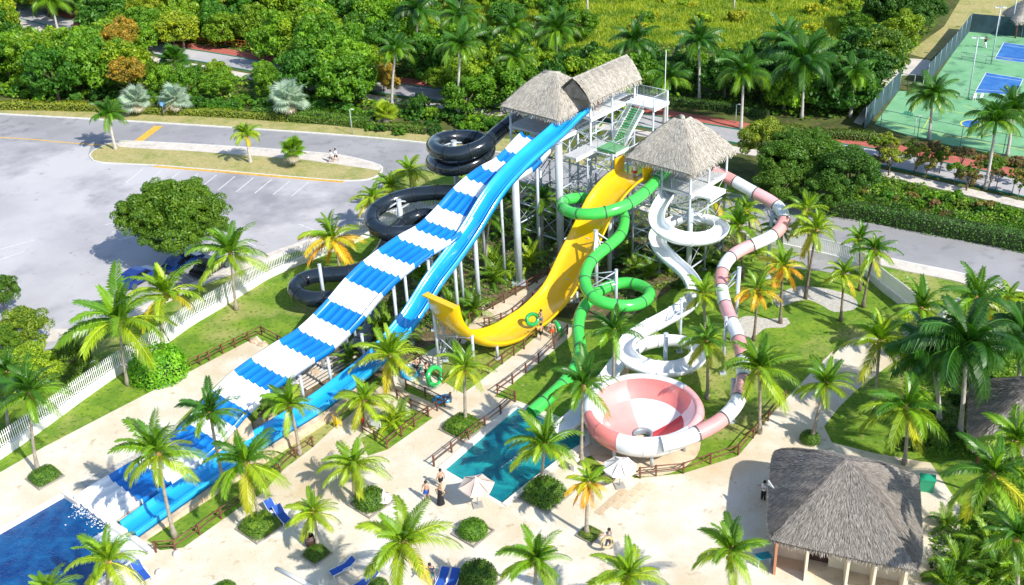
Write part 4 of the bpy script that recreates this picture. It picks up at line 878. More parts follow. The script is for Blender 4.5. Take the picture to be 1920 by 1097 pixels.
# ================================================================== VEGETATION
LANDM = [('the speed hump', 280, 245), ('the left fan palm of the pair', 256, 190), ('the lone silvery fan palm', 545, 190), ('the yellow palm in the thicket', 76, 90), ('the far car park', 110, 40), ('the orange barrier', 400, 90),
         ('the traffic island palm', 205, 220), ('the top of the charcoal coil', 855, 270), ('the square thatched roof', 1010, 150), ('the gable roof', 1130, 120), ('the stair platform', 1215, 180), ('the tall pale trunk', 1311, 150),
         ('the red pavement lamp', 1380, 215), ('the court fence', 1650, 200), ('the gravel path', 1690, 150), ('the nearer blue court', 1870, 155), ('the farther blue court', 1890, 95), ('the right roadside hedge', 1750, 440), ('the second road', 1780, 330),
         ('the lower launch tower', 1290, 320), ('the white flume mast', 1290, 420), ('the green tube loop', 1155, 550), ('the yellow slide', 1090, 460), ('the tall white post', 1048, 380), ('the blue chute', 880, 440), ('the lip of the yellow slide', 840, 590), ('the lowest coil', 600, 540),
         ('the dead trunk in the meadow', 1101, 20), ('the big hut', 1700, 960), ('the half hidden hut', 1880, 760), ('the curved white fence', 1660, 540), ('the middle of the meadow', 1400, 40), ('the bare trunk at the top', 678, 50), ('the left end of the long hedge', 20, 190), ('the roadside lamp', 658, 225), ('the top right corner', 1850, 10), ('the top edge of the meadow', 1250, -20)]
SEENL = {}
def where(x, y):
    nm, lx, ly = min(LANDM, key=lambda q: (q[1] - x) ** 2 + (q[2] - y) ** 2); dx, dy = x - lx, y - ly; d = math.hypot(dx, dy)
    if abs(dx) > abs(dy) * 1.6: r = 'right of' if dx > 0 else 'left of'
    elif abs(dy) > abs(dx) * 1.6: r = 'in front of' if dy > 0 else 'behind'
    else: r = ('front ' if dy > 0 else 'back ') + ('right of' if dx > 0 else 'left of')
    return ('close ' if d < 28 else 'far ' if d > 75 else '') + r + ' ' + nm
def csay(c):
    r, g, b = c[:3]
    if r > g * 1.15: return 'rusty orange'
    if r > .33 and g > .4: return 'bright lime'
    if r > .23: return 'lime green'
    if g > .27: return 'mid green'
    return 'dark green'
def lab(kind, c, x, y, size): 
    w_ = ('large ' if size > 1.15 else 'small ' if size < .85 else 'medium ') + csay(c) + ' ' + kind + ' ' + where(x, y); return w_
def pxpm(p): return FPX / proj(p)[2]
FROND = leaf_mat('palm leaflet', [(.78, .80, .75), (1.0, 1.0, 1.0), (1.22, 1.15, 1.0), (.9, .95, .9)], trans=.26, rough=.38, spec=.5, objcol=True)
RACH = leaf_mat('palm midrib', [(1.5, 1.35, 1.3), (1.5, 1.35, 1.3)], trans=0, rough=.5, objcol=True)
def frond_mesh(e0, bend, L=3.2, n=36, lw=.058, ll=.85, droop=.45, seed=0, vee=.25, alpha=(68, 28)):
    rg = np.random.default_rng(seed); P = [Vector((0, 0, 0))]; T = []; m = 14
    for i in range(m):
        s = (i + .5) / m; th = math.radians(e0 - bend * s ** 1.25); t = Vector((math.cos(th), 0, math.sin(th))); T.append(t); P.append(P[-1] + t * L / m)
    mb = MB().tube(P, [.045 * (1 - .85 * i / m) + .006 for i in range(m + 1)], 4, mi=1, caps=False)
    for k in range(n):
        s = .10 + .90 * (k / (n - 1)); x = s * m; i = min(int(x), m - 1); p = P[i].lerp(P[i + 1], x - i); t = T[i]; u = Vector((-t.z, 0, t.x))
        l = ll * (math.sin(math.pi * (.10 + .80 * s)) ** .55) * rg.uniform(.88, 1.08); al = math.radians(alpha[0] + (alpha[1] - alpha[0]) * s)
        for sg in (-1, 1):
            d = (t * math.cos(al) + Vector((0, sg, 0)) * math.sin(al) + u * vee * rg.uniform(.4, 1.3)).normalized()
            dr = droop * rg.uniform(.7, 1.3); w = lw * rg.uniform(.85, 1.15)
            a = p; b = p + d * l * .5 - ZZ * l * dr * .22; c = b + d * l * .42 - ZZ * l * dr * .75
            wv = (t * .9 + u * .25 * sg).normalized() * w
            mb.add([a - wv * .6, a + wv * .6, b + wv, b - wv, c], [(0, 1, 2, 3), (3, 2, 4)], 0)
    return mb.mesh('frond', [FROND, RACH])
COCO = [[frond_mesh(e, b, seed=i * 10 + j, droop=d) for j in range(2)] for i, (e, b, d) in enumerate(((80, 30, .3), (70, 50, .35), (58, 68, .4), (46, 76, .45), (34, 72, .5), (22, 66, .55), (10, 58, .6), (-18, 50, .7), (-45, 30, .5)))]
ROYAL = [[frond_mesh(e, b, L=2.9, n=50, lw=.036, ll=.80, droop=d, seed=100 + i * 10 + j, vee=.1, alpha=(75, 40)) for j in range(2)] for i, (e, b, d) in enumerate(((78, 45, .4), (64, 72, .6), (50, 92, .8), (34, 98, .9), (16, 92, 1.0), (-8, 72, 1.0)))]
ARECA = [[frond_mesh(e, b, L=2.0, n=26, lw=.034, ll=.55, droop=d, seed=200 + i * 10 + j, vee=.35) for j in range(2)] for i, (e, b, d) in enumerate(((82, 40, .3), (68, 60, .4), (54, 80, .5), (38, 90, .5)))]
GRN = {'deep': (.035, .13, .012), 'green': (.06, .175, .010), 'mid': (.15, .30, .012), 'lime': (.29, .41, .018), 'yellow': (.60, .50, .03), 'orange': (.80, .42, .03), 'brown': (.40, .22, .08), 'dead': (.46, .40, .30), 'silver': (.36, .47, .36)}
def mixc(a, b, t): return tuple(x * (1 - t) + y * t for x, y in zip(GRN[a], GRN[b]))
TONES = {  # young -> old
    'g': ['mid', 'green', 'mid', 'mid', 'lime', 'lime'], 'l': ['lime', 'mid', 'mid', 'lime', 'lime', 'yellow'], 'y': ['mid', 'mid', 'lime', 'lime', 'lime', 'yellow'],
    'o': ['mid', 'mid', 'lime', 'yellow', 'orange', 'orange'], 'd': ['green', 'deep', 'green', 'green', 'mid', 'mid'], 'k': ['green', 'deep', 'deep', 'deep', 'deep', 'green'], 'x': ['mid', 'green', 'green', 'mid', 'lime', 'yellow']}
CF = MB().lathe((0, 0, 0), [(.10, -.7), (.20, -.45), (.26, -.2), (.22, .1), (.10, .4), (.03, .6)], 9).mesh('crown_heart', [FIBER])
CSH = MB().lathe((0, 0, 0), [(.17, -1.5), (.20, -1.2), (.17, -.6), (.12, 0), (.04, .4)], 10)
CROWNSHAFT = mat('royal crownshaft', (.10, .28, .05), .4)
CSHm = CSH.mesh('crownshaft', [CROWNSHAFT])
COCONUT = mat('coconut', (.35, .30, .05), .5, var=.3, scale=8); NUT = MB().lathe((0, 0, 0), [(.0, -.14), (.1, -.09), (.13, 0), (.09, .1), (0, .15)], 8).mesh('coconut', [COCONUT])
def palm(label, base, crown, diam, tone='l', kind='coco', nf=None, trunk=None, group='coconut palms', lowcut=None, tr=.13, name='coconut_palm', trunkz=None):
    b, t = rise(base, crown)
    if trunkz: t = Vector((b.x, b.y, trunkz))
    root = thing(name, label, 'palm tree', b, 0, group); rg = random.Random(int(base[0] * 7 + base[1]))
    d = t - b; h = d.z; c1_ = Vector((d.x * .15 + rg.uniform(-.1, .1), d.y * .15 + rg.uniform(-.2, .2), h * .45)); pts = []
    for i in range(13):
        s = i / 12; p = c1_ * 2 * s * (1 - s) + d * s * s; pts.append(p)
    rr = [tr * (1.0 + .9 * math.exp(-i * 1.1)) * (1 - .28 * i / 12) * (1.04 if i % 2 else .97) for i in range(13)]
    if kind == 'royal': rr = [tr * 1.15 * (1 + .35 * math.exp(-i)) * (1 - .35 * i / 12) for i in range(13)]
    fine = catmull(pts, max(.15, h / 26)); rs = [np.interp(i / (len(fine) - 1) * 12, range(13), rr) * (1.07 if i % 2 else .97) for i in range(len(fine))]
    MB().tube(fine, rs, 9).build('trunk', trunk or (TRUNKR if kind == 'royal' else TRUNK), root)
    D = diam / pxpm(t) * (.90 if kind == 'coco' else .95); FL = D / 2 / (2.95 if kind == 'coco' else 2.2 if kind == 'royal' else 2.0) * 1.02
    sets = {'coco': COCO, 'royal': ROYAL}[kind]; nf = nf or (20 if kind == 'coco' else 24); ts = TONES[tone]
    if kind == 'coco':
        link('crown_heart', CF, None, root, d + ZZ * .0).scale = (.9, .9, .9)
        for _ in range(rg.randint(0, 5)):
            a = rg.random() * 6.28; link('coconut', NUT, None, root, d + Vector((math.cos(a) * .26, math.sin(a) * .26, -.25 - rg.random() * .15)))
    else: link('crownshaft', CSHm, None, root, d + ZZ * .1)
    a0 = rg.random() * 6.28
    for k in range(nf):
        age = (k + .5) / nf; j = min(int(age ** (1.0 if tone in 'xoy' else 1.3) * (len(sets) if tone in 'xo' else len(sets) - 1)), len(sets) - 1)
        if lowcut and age > lowcut: break
        me = sets[j][rg.randint(0, 1)]; o = link('frond', me, None, root, d + ZZ * (.12 - .2 * age))
        o.rotation_euler = (rg.uniform(-.35, .35), rg.uniform(-.2, .16), a0 + k * 2.39996 + rg.uniform(-.2, .2)); s = FL * rg.uniform(.88, 1.1) * (.72 if k < 3 else .88 if k < 6 else 1) * (rg.uniform(.75, 1) if rg.random() < .2 else 1)
        o.scale = (s, s, s); x = age * (len(ts) - 1) + rg.uniform(-.6, .6); x = max(0, min(len(ts) - 1.001, x)); i = int(x)
        c = mixc(ts[i], ts[i + 1], x - i); v = rg.uniform(.8, 1.2); o.color = (c[0] * v, c[1] * v, c[2] * v, 1)
    return root
# coconut palms: label, foot, crown heart, crown width, tone
for a in (
    ('tall coconut palm on the lawn inside the white fence, left of the round clipped bush', (240, 722), (224, 603), 215, 'g'),
    ('coconut palm leaning over the white fence behind the round clipped bush', (305, 652), (311, 552), 165, 'l'),
    ('coconut palm rising from the lawn right of the dark leafy tree', (443, 581), (432, 475), 150, 'g'),
    ('coconut palm with an orange skirt above the lowest charcoal coil', (640, 520), (624, 448), 135, 'o'),
    ('coconut palm in a small hedge at the left end of the pale deck', (73, 888), (57, 735), 165, 'd'),
    ('coconut palm whose trunk stands between the blue chute and the brown fence corner', (328, 1008), (297, 850), 180, 'g'),
    ('coconut palm growing beside the foot of the striped slide', (425, 925), (394, 775), 145, 'd'),
    ('coconut palm in the square hedge left of the blue lounger', (487, 972), (462, 868), 170, 'x'),
    ('coconut palm with dark green crown between striped slide and blue chute', (562, 852), (543, 760), 125, 'g'),
    ('small lime coconut palm behind the yellow stool', (688, 800), (683, 752), 118, 'y'),
    ('coconut palm with drooping yellow fronds left of the pool fence', (665, 930), (665, 872), 140, 'y'),
    ('yellowing coconut palm by the wooden barrel', (596, 1030), (588, 963), 112, 'y'),
    ('coconut palm in front of the blue chute bend', (738, 732), (732, 668), 150, 'l'),
    ('coconut palm in the square hedge beside the pool fence', (873, 795), (871, 690), 112, 'y'),
    ('coconut palm standing right of the green tube end', (1090, 870), (1093, 722), 150, 'd'),
    ('coconut palm rising from the big hedge at the corner of the turquoise pool', (1016, 914), (1022, 836), 160, 'g'),
    ('small orange coconut palm in the square planter on the plaza', (1100, 1003), (1104, 905), 98, 'o'),
    ('large coconut palm at the bottom just left of centre', (752, 1180), (757, 1018), 205, 'y'),
    ('coconut palm at the bottom edge right of the hexagonal hedge', (1003, 1190), (1006, 1052), 150, 'g'),
    ('coconut palm at the bottom edge below the walking figure with a ring', (1170, 1200), (1178, 1082), 155, 'l'),
    ('coconut palm at the bottom edge left of the grey thatched hut', (1372, 1180), (1372, 1035), 165, 'g'),
    ('coconut palm over the near corner of the deep blue pool', (208, 1160), (203, 1052), 160, 'l'),
    ('coconut palm tip at the bottom left over the deep blue pool', (85, 1230), (92, 1110), 120, 'g'),
    ('coconut palm left of the white flume bends', (1150, 745), (1153, 622), 118, 'd'),
    ('slim coconut palm between the white flume and the banded tube', (1326, 748), (1325, 640), 115, 'x'),
    ('big coconut palm covering the lower bend of the banded tube', (1424, 812), (1424, 692), 165, 'g'),
    ('coconut palm in a round hedge beside the white path', (1522, 828), (1548, 720), 128, 'g'),
    ('broad coconut palm over the white path at the right', (1640, 765), (1650, 640), 165, 'l'),
    ('coconut palm in front of the curved white fence end', (1707, 672), (1728, 580), 135, 'g'),
    ('coconut palm with a yellow side frond near the right edge', (1822, 660), (1830, 560), 150, 'x'),
    ('golden crowned palm at the far right edge by the road', (1888, 640), (1890, 560), 95, 'y'),
    ('slim coconut palm with orange skirt left of the gravel bed', (1413, 638), (1420, 545), 105, 'o'),
    ('coconut palm with orange fronds rooted in the sandy oval', (1463, 606), (1468, 500), 110, 'o'),
    ('straight slim coconut palm with yellow skirt right of the gravel bed', (1576, 602), (1583, 515), 88, 'y'),
    ('curved coconut palm on the left of the gravel bed', (1510, 560), (1530, 432), 110, 'l'),
    ('coconut palm behind the curved white wall, leftmost of the close pair', (1612, 545), (1612, 450), 80, 'g'),
    ('coconut palm curving up with a brown hanging frond, right of the close pair', (1618, 576), (1640, 470), 100, 'x'),
    ('coconut palm behind the upper bend of the banded tube', (1514, 540), (1512, 395), 90, 'l'),
    ('coconut palm under the thatched roof right of the white flume', (1345, 480), (1340, 375), 110, 'l'),
    ('coconut palm beside the white flume mast', (1392, 520), (1385, 425), 105, 'g'),
    ('coconut palm right of the banded tube top', (1408, 470), (1400, 395), 90, 'y'),
    ('low coconut palm behind the bend of the banded tube', (1465, 520), (1466, 430), 80, 'd'),
    ('coconut palm behind the banded tube straight', (1322, 645), (1318, 552), 95, 'l'),
    ('yellow tinted coconut palm left of the large charcoal coil', (705, 430), (700, 372), 88, 'y'),
    ('coconut palm between the road and the upper charcoal coils', (772, 375), (768, 322), 92, 'y'),
    ('coconut palm at the left of the car park exit', (725, 400), (735, 350), 80, 'l'),
    ('slim palm behind the big white mast below the blue chute', (1016, 478), (1018, 375), 78, 'd'),
    ('slim palm with bent trunk right of the blue chute', (912, 520), (918, 410), 88, 'd'),
    ('coconut palm at the lower right edge with huge golden fronds', (1905, 1060), (1862, 890), 215, 'x'),
    ('coconut palm with orange skirt left of the dark palms', (1695, 870), (1700, 765), 185, 'x'),
    ('coconut palm at the right edge above the lower shrubs', (1935, 960), (1905, 830), 160, 'g'),
    ('coconut palm over the hut side path', (1900, 1180), (1905, 1010), 150, 'd'),
    ('small palm at the left edge above the pale deck', (20, 820), (15, 700), 120, 'd'),
    ('palm standing in the thicket of the top left corner with yellow lower fronds', (98, 140), (76, 75), 62, 'o'),
):
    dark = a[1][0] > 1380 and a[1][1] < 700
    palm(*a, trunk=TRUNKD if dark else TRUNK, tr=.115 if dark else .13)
for a in (
    ('royal palm on the near tip of the grassy traffic island', (217, 281), (204, 216), 62, 'd'), ('small bright palm in the middle of the traffic island', (470, 306), (462, 252), 50, 'l'),
    ('tall palm over the far car park in the top left', (108, 55), (97, 2), 76, 'd'),
    ('palm with hanging dead fronds beyond the charcoal coil', (782, 120), (783, 22), 84, 'k'), ('dark palm left of the thatched towers', (862, 190), (862, 35), 80, 'd'), ('lower drooping palm left of the thatched towers', (860, 225), (864, 88), 84, 'd'),
    ('palm half sunk in the thicket beyond the square roof', (968, 170), (962, 55), 70, 'd'), ('palm right above the left thatched roof', (1043, 150), (1046, 58), 78, 'd'),
    ('short palm behind the left thatched roof', (965, 205), (968, 110), 70, 'd'), ('palm just above the gable roof', (1195, 170), (1190, 78), 80, 'k'),
    ('tall pale trunked palm on the edge of the meadow', (1311, 192), (1311, 78), 80, 'k'), ('palm by the red pavement right of the stairs', (1245, 232), (1256, 148), 72, 'd'),
    ('palm by the red pavement with lamp beside it', (1389, 243), (1394, 140), 95, 'd'), ('big drooping dark palm in the shade', (1503, 222), (1508, 118), 125, 'k'), ('second drooping dark palm just left of the shade', (1470, 205), (1472, 85), 95, 'k'),
    ('slim palm by the court path', (1594, 220), (1600, 140), 78, 'd'), ('palm before the green court in full sun', (1741, 262), (1748, 182), 84, 'd'),
    ('pale trunked palm leaning over the second road', (1847, 355), (1868, 228), 92, 'd'), ('pale trunked palm at the right edge of the green court', (1888, 292), (1898, 205), 90, 'd'),
    ('palm sunk in bushes at the left of the thicket centre', (735, 200), (742, 95), 66, 'd'), ('low dark palm left of the gable roof', (900, 170), (905, 75), 60, 'd'), ('palm half hidden behind the gable roof', (1230, 190), (1228, 128), 60, 'd'),
    ('tall feathery dark palm near the right edge', (1800, 812), (1812, 650), 195, 'k'), ('second feathery dark palm left of the half hidden hut', (1760, 790), (1745, 668), 150, 'k'), ('feathery dark palm by the right edge above the half hidden hut', (1905, 740), (1915, 640), 150, 'k')):
    palm(*a, kind='royal', name='royal_palm', group='royal palms', tr=.17 if a[1][1] < 500 else .16, nf=24)
# fan palms
def fan_leaf(seed=0):
    rg = np.random.default_rng(seed); mb = MB(); mb.tube([(0, 0, 0), (.45, 0, .1), (.9, 0, .05)], [.03, .02, .015], 4, mi=1, caps=False)
    n = 26
    for k in range(n):
        a = math.radians(-150 + 300 * k / (n - 1)); l = .85 * (1 - .25 * abs(k / (n - 1) - .5)) * rg.uniform(.9, 1.08); d = Vector((math.cos(a), math.sin(a), 0)); p = Vector((.9, 0, .05)); s = Vector((-d.y, d.x, 0)) * .06
        m = p + d * l * .6 + ZZ * .04; e = p + d * l - ZZ * (.1 + .12 * rg.random()); mb.add([p, m - s, e, m + s], [(0, 1, 2, 3)], 0)
    return mb.mesh('fan_leaf', [FROND, RACH])
FANS = [fan_leaf(i) for i in range(3)]
def fan_palm(label, base, crown, diam, col, nf=26):
    b, t = rise(base, crown); root = thing('fan_palm', label, 'palm tree', b, 0, 'fan palms'); d = t - b; rg = random.Random(int(base[0]))
    MB().tube([(0, 0, 0), d * .5, d], [.2, .17, .16], 8).build('trunk', TRUNKD, root); s0_ = diam / pxpm(t) / 2 / 1.6
    for k in range(nf):
        age = k / nf; el = math.radians(75 - 120 * age); o = link('fan_leaf', FANS[k % 3], None, root, d); o.rotation_euler = (rg.uniform(-.5, .5), -el, k * 2.4 + rg.uniform(-.2, .2)); s = s0_ * rg.uniform(.85, 1.1); o.scale = (s, s, s); v = rg.uniform(.75, 1.2)
        c = GRN[col] if age < .85 else GRN['dead']; o.color = (c[0] * v, c[1] * v, c[2] * v, 1)
for a in (('silvery fan palm by the hedge, left of the close pair', (256, 214), (255, 188), 62, 'silver'), ('silvery fan palm by the hedge, right of the close pair', (328, 213), (326, 187), 64, 'silver'), ('silvery fan palm standing alone by the hedge', (545, 222), (542, 185), 76, 'silver'),
          ('dull fan palm under the second road', (328, 150), (326, 112), 60, 'green'), ('small green fan palm at the right of the traffic island', (551, 313), (550, 282), 54, 'mid'), ('low fan palm with dry skirt by the roadside thicket', (722, 236), (722, 212), 52, 'lime'),
          ('fan palm by the second road bend', (700, 110), (702, 70), 55, 'green'), ('grey green fan palm under the big slide posts', (790, 545), (792, 515), 46, 'mid')):
    fan_palm(*a)
# areca clumps and low planting
def areca(label, base, size, tone='mid', group='feathery palm clumps in the planting below the slides', nf=16):
    b = at(*base); root = thing('areca_palm', label, 'palm clump', b, 0, group); rg = random.Random(int(base[0] * 3 + base[1]))
    for k in range(nf):
        age = k / nf; j = min(3, int(age * 4)); o = link('frond', ARECA[j][k % 2], None, root, Vector((rg.uniform(-.2, .2), rg.uniform(-.2, .2), .1 + .25 * size * (1 - age)))); s = size * rg.uniform(.55, .8)
        o.scale = (s, s, s); o.rotation_euler = (rg.uniform(-.2, .2), 0, k * 2.4 + rg.uniform(-.3, .3)); c = mixc(tone, 'lime', rg.random() * .5); v = rg.uniform(.75, 1.25); o.color = (c[0] * v, c[1] * v, c[2] * v, 1)
ALAB = 'feathery green palm clump in the planting bed below the slides'
for (x, y, s, tn) in ((890, 590, 1.7, 'green'), (868, 570, 1.5, 'green'), (850, 590, 1.6, 'mid'), (925, 530, 1.7, 'green'), (945, 520, 1.6, 'mid'), (925, 500, 1.4, 'mid'), (992, 500, 1.5, 'lime'), (1005, 485, 1.3, 'mid'), (800, 560, 1.2, 'lime'), (790, 585, 1.3, 'green'), (718, 620, 1.6, 'green'), (740, 640, 1.5, 'green'), (700, 640, 1.5, 'mid'), (760, 620, 1.3, 'mid'), (655, 680, 1.2, 'green'), (735, 800, 1.4, 'lime'), (748, 792, 1.1, 'mid'),
                     (880, 450, 1.5, 'green'), (940, 440, 1.5, 'green'), (980, 455, 1.3, 'mid'), (840, 480, 1.2, 'green'), (1095, 470, 1.0, 'green'), (1190, 510, 1.3, 'green'), (1220, 520, 1.4, 'green'), (1250, 500, 1.4, 'mid'), (1330, 500, 1.3, 'mid'), (1360, 510, 1.4, 'mid'), (1180, 480, 1.4, 'green'), (1300, 470, 1.6, 'green'), (1420, 480, 1.3, 'mid'), (1060, 400, 1.5, 'green'), (1130, 430, 1.4, 'green'), (1010, 420, 1.4, 'mid'), (1880, 1000, 1.6, 'green'), (1850, 1040, 1.6, 'mid'), (1800, 1080, 1.7, 'green'), (1860, 1090, 1.8, 'deep'), (1900, 1080, 1.6, 'mid'), (1775, 1110, 1.4, 'green'), (1770, 990, 1.0, 'green')):
    areca(lab('palm clump', GRN[tn], x, y, s / 1.4), (x, y), s, tn, 'feathery palm clumps in the planting below the slides' if x < 1500 else 'palm clumps right of the grey hut')

# ---- broadleaf crowns
def crown_mesh(name, seed, n=4200, ls=.085, blobs=22, flat=.75, m=None, hole=.0, lo=-.35):
    rg = np.random.default_rng(seed); bc_ = []; br = []
    while len(bc_) < blobs:
        p = rg.uniform(-1, 1, 3)
        if np.linalg.norm(p) > .88 or p[2] < lo or (np.linalg.norm(p) < .45 and p[2] < .3): continue
        bc_.append(p); br.append(rg.uniform(.10, .27))
    bc_ = np.array(bc_); br = np.array(br); k = rg.integers(0, blobs, n); d = rg.normal(size=(n, 3)); d[:, 2] = d[:, 2] * .9 + .25; d /= np.linalg.norm(d, axis=1)[:, None]
    rad = br[k] * rg.uniform(.75, 1.08, n); p = bc_[k] + d * rad[:, None]; p[:, 2] *= flat
    nrm = d + rg.normal(size=(n, 3)) * .55; nrm /= np.linalg.norm(nrm, axis=1)[:, None]
    a = np.cross(nrm, rg.normal(size=(n, 3))); a /= np.linalg.norm(a, axis=1)[:, None]; b = np.cross(nrm, a); s = ls * rg.uniform(.6, 1.3, n)[:, None]
    V = np.stack([p - a * s, p - b * s * .55 + nrm * s * .15, p + a * s, p + b * s * .55 + nrm * s * .15], 1).reshape(-1, 3)
    F = np.arange(n * 4).reshape(n, 4); me = mesh_np(name, V, F); me.materials.append(m); return me
LEAF = leaf_mat('broad leaf', [(.6, .62, .55), (.85, .9, .8), (1.0, 1.0, 1.0), (1.35, 1.22, 1.1)], trans=.28, rough=.5, spec=.45, objcol=True, clump=3.2)
TREES = [crown_mesh('crown', 30 + i, m=LEAF, n=9000, ls=.050, lo=-.6, blobs=[70, 55, 80, 60, 50, 90][i], flat=[.75, .9, .65, .8, 1.0, .7][i]) for i in range(6)]
BIGT = crown_mesh('crown', 77, n=22000, ls=.034, blobs=75, flat=.72, m=LEAF)
BUSH = [crown_mesh('foliage', 60 + i, n=2600, ls=.09, blobs=26, flat=.7, m=LEAF, lo=-.1) for i in range(3)]
def clipped(seed, n=3600, ls=.055, sq=2.0):
    rg = np.random.default_rng(seed); d = rg.normal(size=(n, 3)); d[:, 2] = np.abs(d[:, 2]); d /= np.linalg.norm(d, axis=1)[:, None]
    k = (np.abs(d[:, 0]) ** sq + np.abs(d[:, 1]) ** sq) ** (1 / sq); k2 = np.sqrt(d[:, 0] ** 2 + d[:, 1] ** 2) + 1e-6; p = d * rg.uniform(.86, 1.04, n)[:, None]; f = (k2 / k); p[:, 0] *= f; p[:, 1] *= f
    p[:, 2] = np.minimum(p[:, 2] * 1.15, .78 + .06 * rg.random(n)); nrm = d + rg.normal(size=(n, 3)) * .45; nrm /= np.linalg.norm(nrm, axis=1)[:, None]
    a = np.cross(nrm, rg.normal(size=(n, 3))); a /= np.linalg.norm(a, axis=1)[:, None]; b = np.cross(nrm, a); s = ls * rg.uniform(.6, 1.3, n)[:, None]
    V = np.stack([p - a * s, p - b * s * .55, p + a * s, p + b * s * .55], 1).reshape(-1, 3); me = mesh_np('foliage', V, np.arange(n * 4).reshape(n, 4)); me.materials.append(LEAF); return me
CLIP = clipped(5); CLIPSQ = clipped(6, sq=5.0, n=4200)
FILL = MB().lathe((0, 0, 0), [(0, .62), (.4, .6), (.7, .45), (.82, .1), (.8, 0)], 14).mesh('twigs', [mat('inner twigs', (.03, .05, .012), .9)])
def tree(name, label, b, R, h, me, col, group=None, cat='tree', trunk=True, tw=None, sc=(1, 1, 1)):
    root = thing(name, label, cat, b, 0, group); rz = random.random() * 6.28
    o = link('crown' if cat == 'tree' else 'foliage', me, None, root, (0, 0, h)); o.scale = (R * sc[0], R * sc[1], R * sc[2]); o.rotation_euler = (0, 0, rz)
    v = random.uniform(.85, 1.15); o.color = (col[0] * v, col[1] * v, col[2] * v, 1)
    if trunk:
        mb = MB().tube([(0, 0, 0), (.1, .05, h * .5), (.05, -.1, h)], [.06 * R, .045 * R, .03 * R], 7)
        for k in range(4): a = k * 1.7 + rz; mb.tube([(.07, 0, h * .5), (math.cos(a) * R * .45, math.sin(a) * R * .45, h + R * .12)], [.03 * R, .012 * R], 5)
        mb.build('trunk', BARK, root)
    return root
def inpoly(x, y, P):
    c = False; n = len(P)
    for i in range(n):
        (x1, y1), (x2, y2) = P[i], P[(i + 1) % n]
        if (y1 > y) != (y2 > y) and x < (x2 - x1) * (y - y1) / (y2 - y1) + x1: c = not c
    return c
COLS = [(.13, .32, .015), (.18, .38, .018), (.26, .43, .02), (.32, .42, .025), (.07, .22, .014), (.045, .16, .015), (.36, .45, .025)]
FA = [(-160, -80), (1110, -80), (1125, 60), (1100, 120), (1010, 150), (1200, 150), (1400, 130), (1545, 120), (1620, 40), (1680, -80), (2000, -80), (2000, -5), (1800, -10), (1775, 30), (1730, 95), (1690, 110), (1655, 150), (1600, 215), (1560, 228), (1430, 222), (1225, 192), (1150, 250), (1110, 262), (960, 240), (800, 226), (640, 214), (440, 206), (200, 192), (0, 184), (-160, 175)]
KEEP = [(292, 72, 476, 122), (40, 8, 150, 52), (1232, 198, 1432, 236), (1690, 96, 1800, 150), (1130, -90, 1560, 90), (1790, 20, 2000, 400), (760, 150, 800, 170)]
TL = {0: ('leafy green tree in the dense thicket beyond the road', 'trees of the thicket'), 1: ('dark green tree in the dense thicket beyond the road', 'dark trees of the thicket'), 2: ('lime green tree in the dense thicket beyond the road', 'lime trees of the thicket'), 3: ('tree with rusty orange blossom in the thicket beyond the road', 'orange flowering trees of the thicket')}
rgt = random.Random(5); cand = []
Y = 128.0
while Y < 235:
    X = -112 + (int(Y * 10) % 3)
    while X < 108:
        cand.append((X + rgt.uniform(-1.6, 1.6), Y + rgt.uniform(-1.6, 1.6))); X += 5.9
    Y += 5.2
nt_ = 0
for (X, Y) in cand:
    x, y, _ = proj((X, Y, 0))
    if not inpoly(x, y, FA) or x < -90 or x > 2010 or y < -150: continue
    R = rgt.uniform(2.9, 4.9) if not (x > 760 and y < 120) else rgt.uniform(1.6, 3.0); ok = False
    for _ in range(4):
        h = R * rgt.uniform(.75, 1.05) + .4; cx, cy, dp = proj((X, Y, h)); rp = R * FPX / dp * .85
        if all(not (cx + rp * .8 > a and cx - rp * .8 < c and cy + rp * .5 > b_ and cy - rp * .62 < d_) for (a, b_, c, d_) in KEEP): ok = True; break
        R *= .72
    if not ok or R < 1.1: continue
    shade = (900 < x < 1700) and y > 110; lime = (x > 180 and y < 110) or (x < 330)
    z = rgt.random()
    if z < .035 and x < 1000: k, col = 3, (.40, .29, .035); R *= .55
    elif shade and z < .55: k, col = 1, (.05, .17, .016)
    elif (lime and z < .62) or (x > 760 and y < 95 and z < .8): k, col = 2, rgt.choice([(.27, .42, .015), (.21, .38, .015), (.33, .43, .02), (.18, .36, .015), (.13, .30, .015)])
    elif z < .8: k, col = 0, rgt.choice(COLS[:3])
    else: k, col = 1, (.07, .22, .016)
    tree('broadleaf_tree', lab(('round tree' if rgt.random() < .5 else 'tree'), col, *proj((X, Y, h))[:2], R / 3.4), (X, Y, 0), R, h, TREES[rgt.randint(0, 5)], col, TL[k][1], sc=(rgt.uniform(.85, 1.25), rgt.uniform(.8, 1.15), rgt.uniform(.85, 1.25))); nt_ += 1
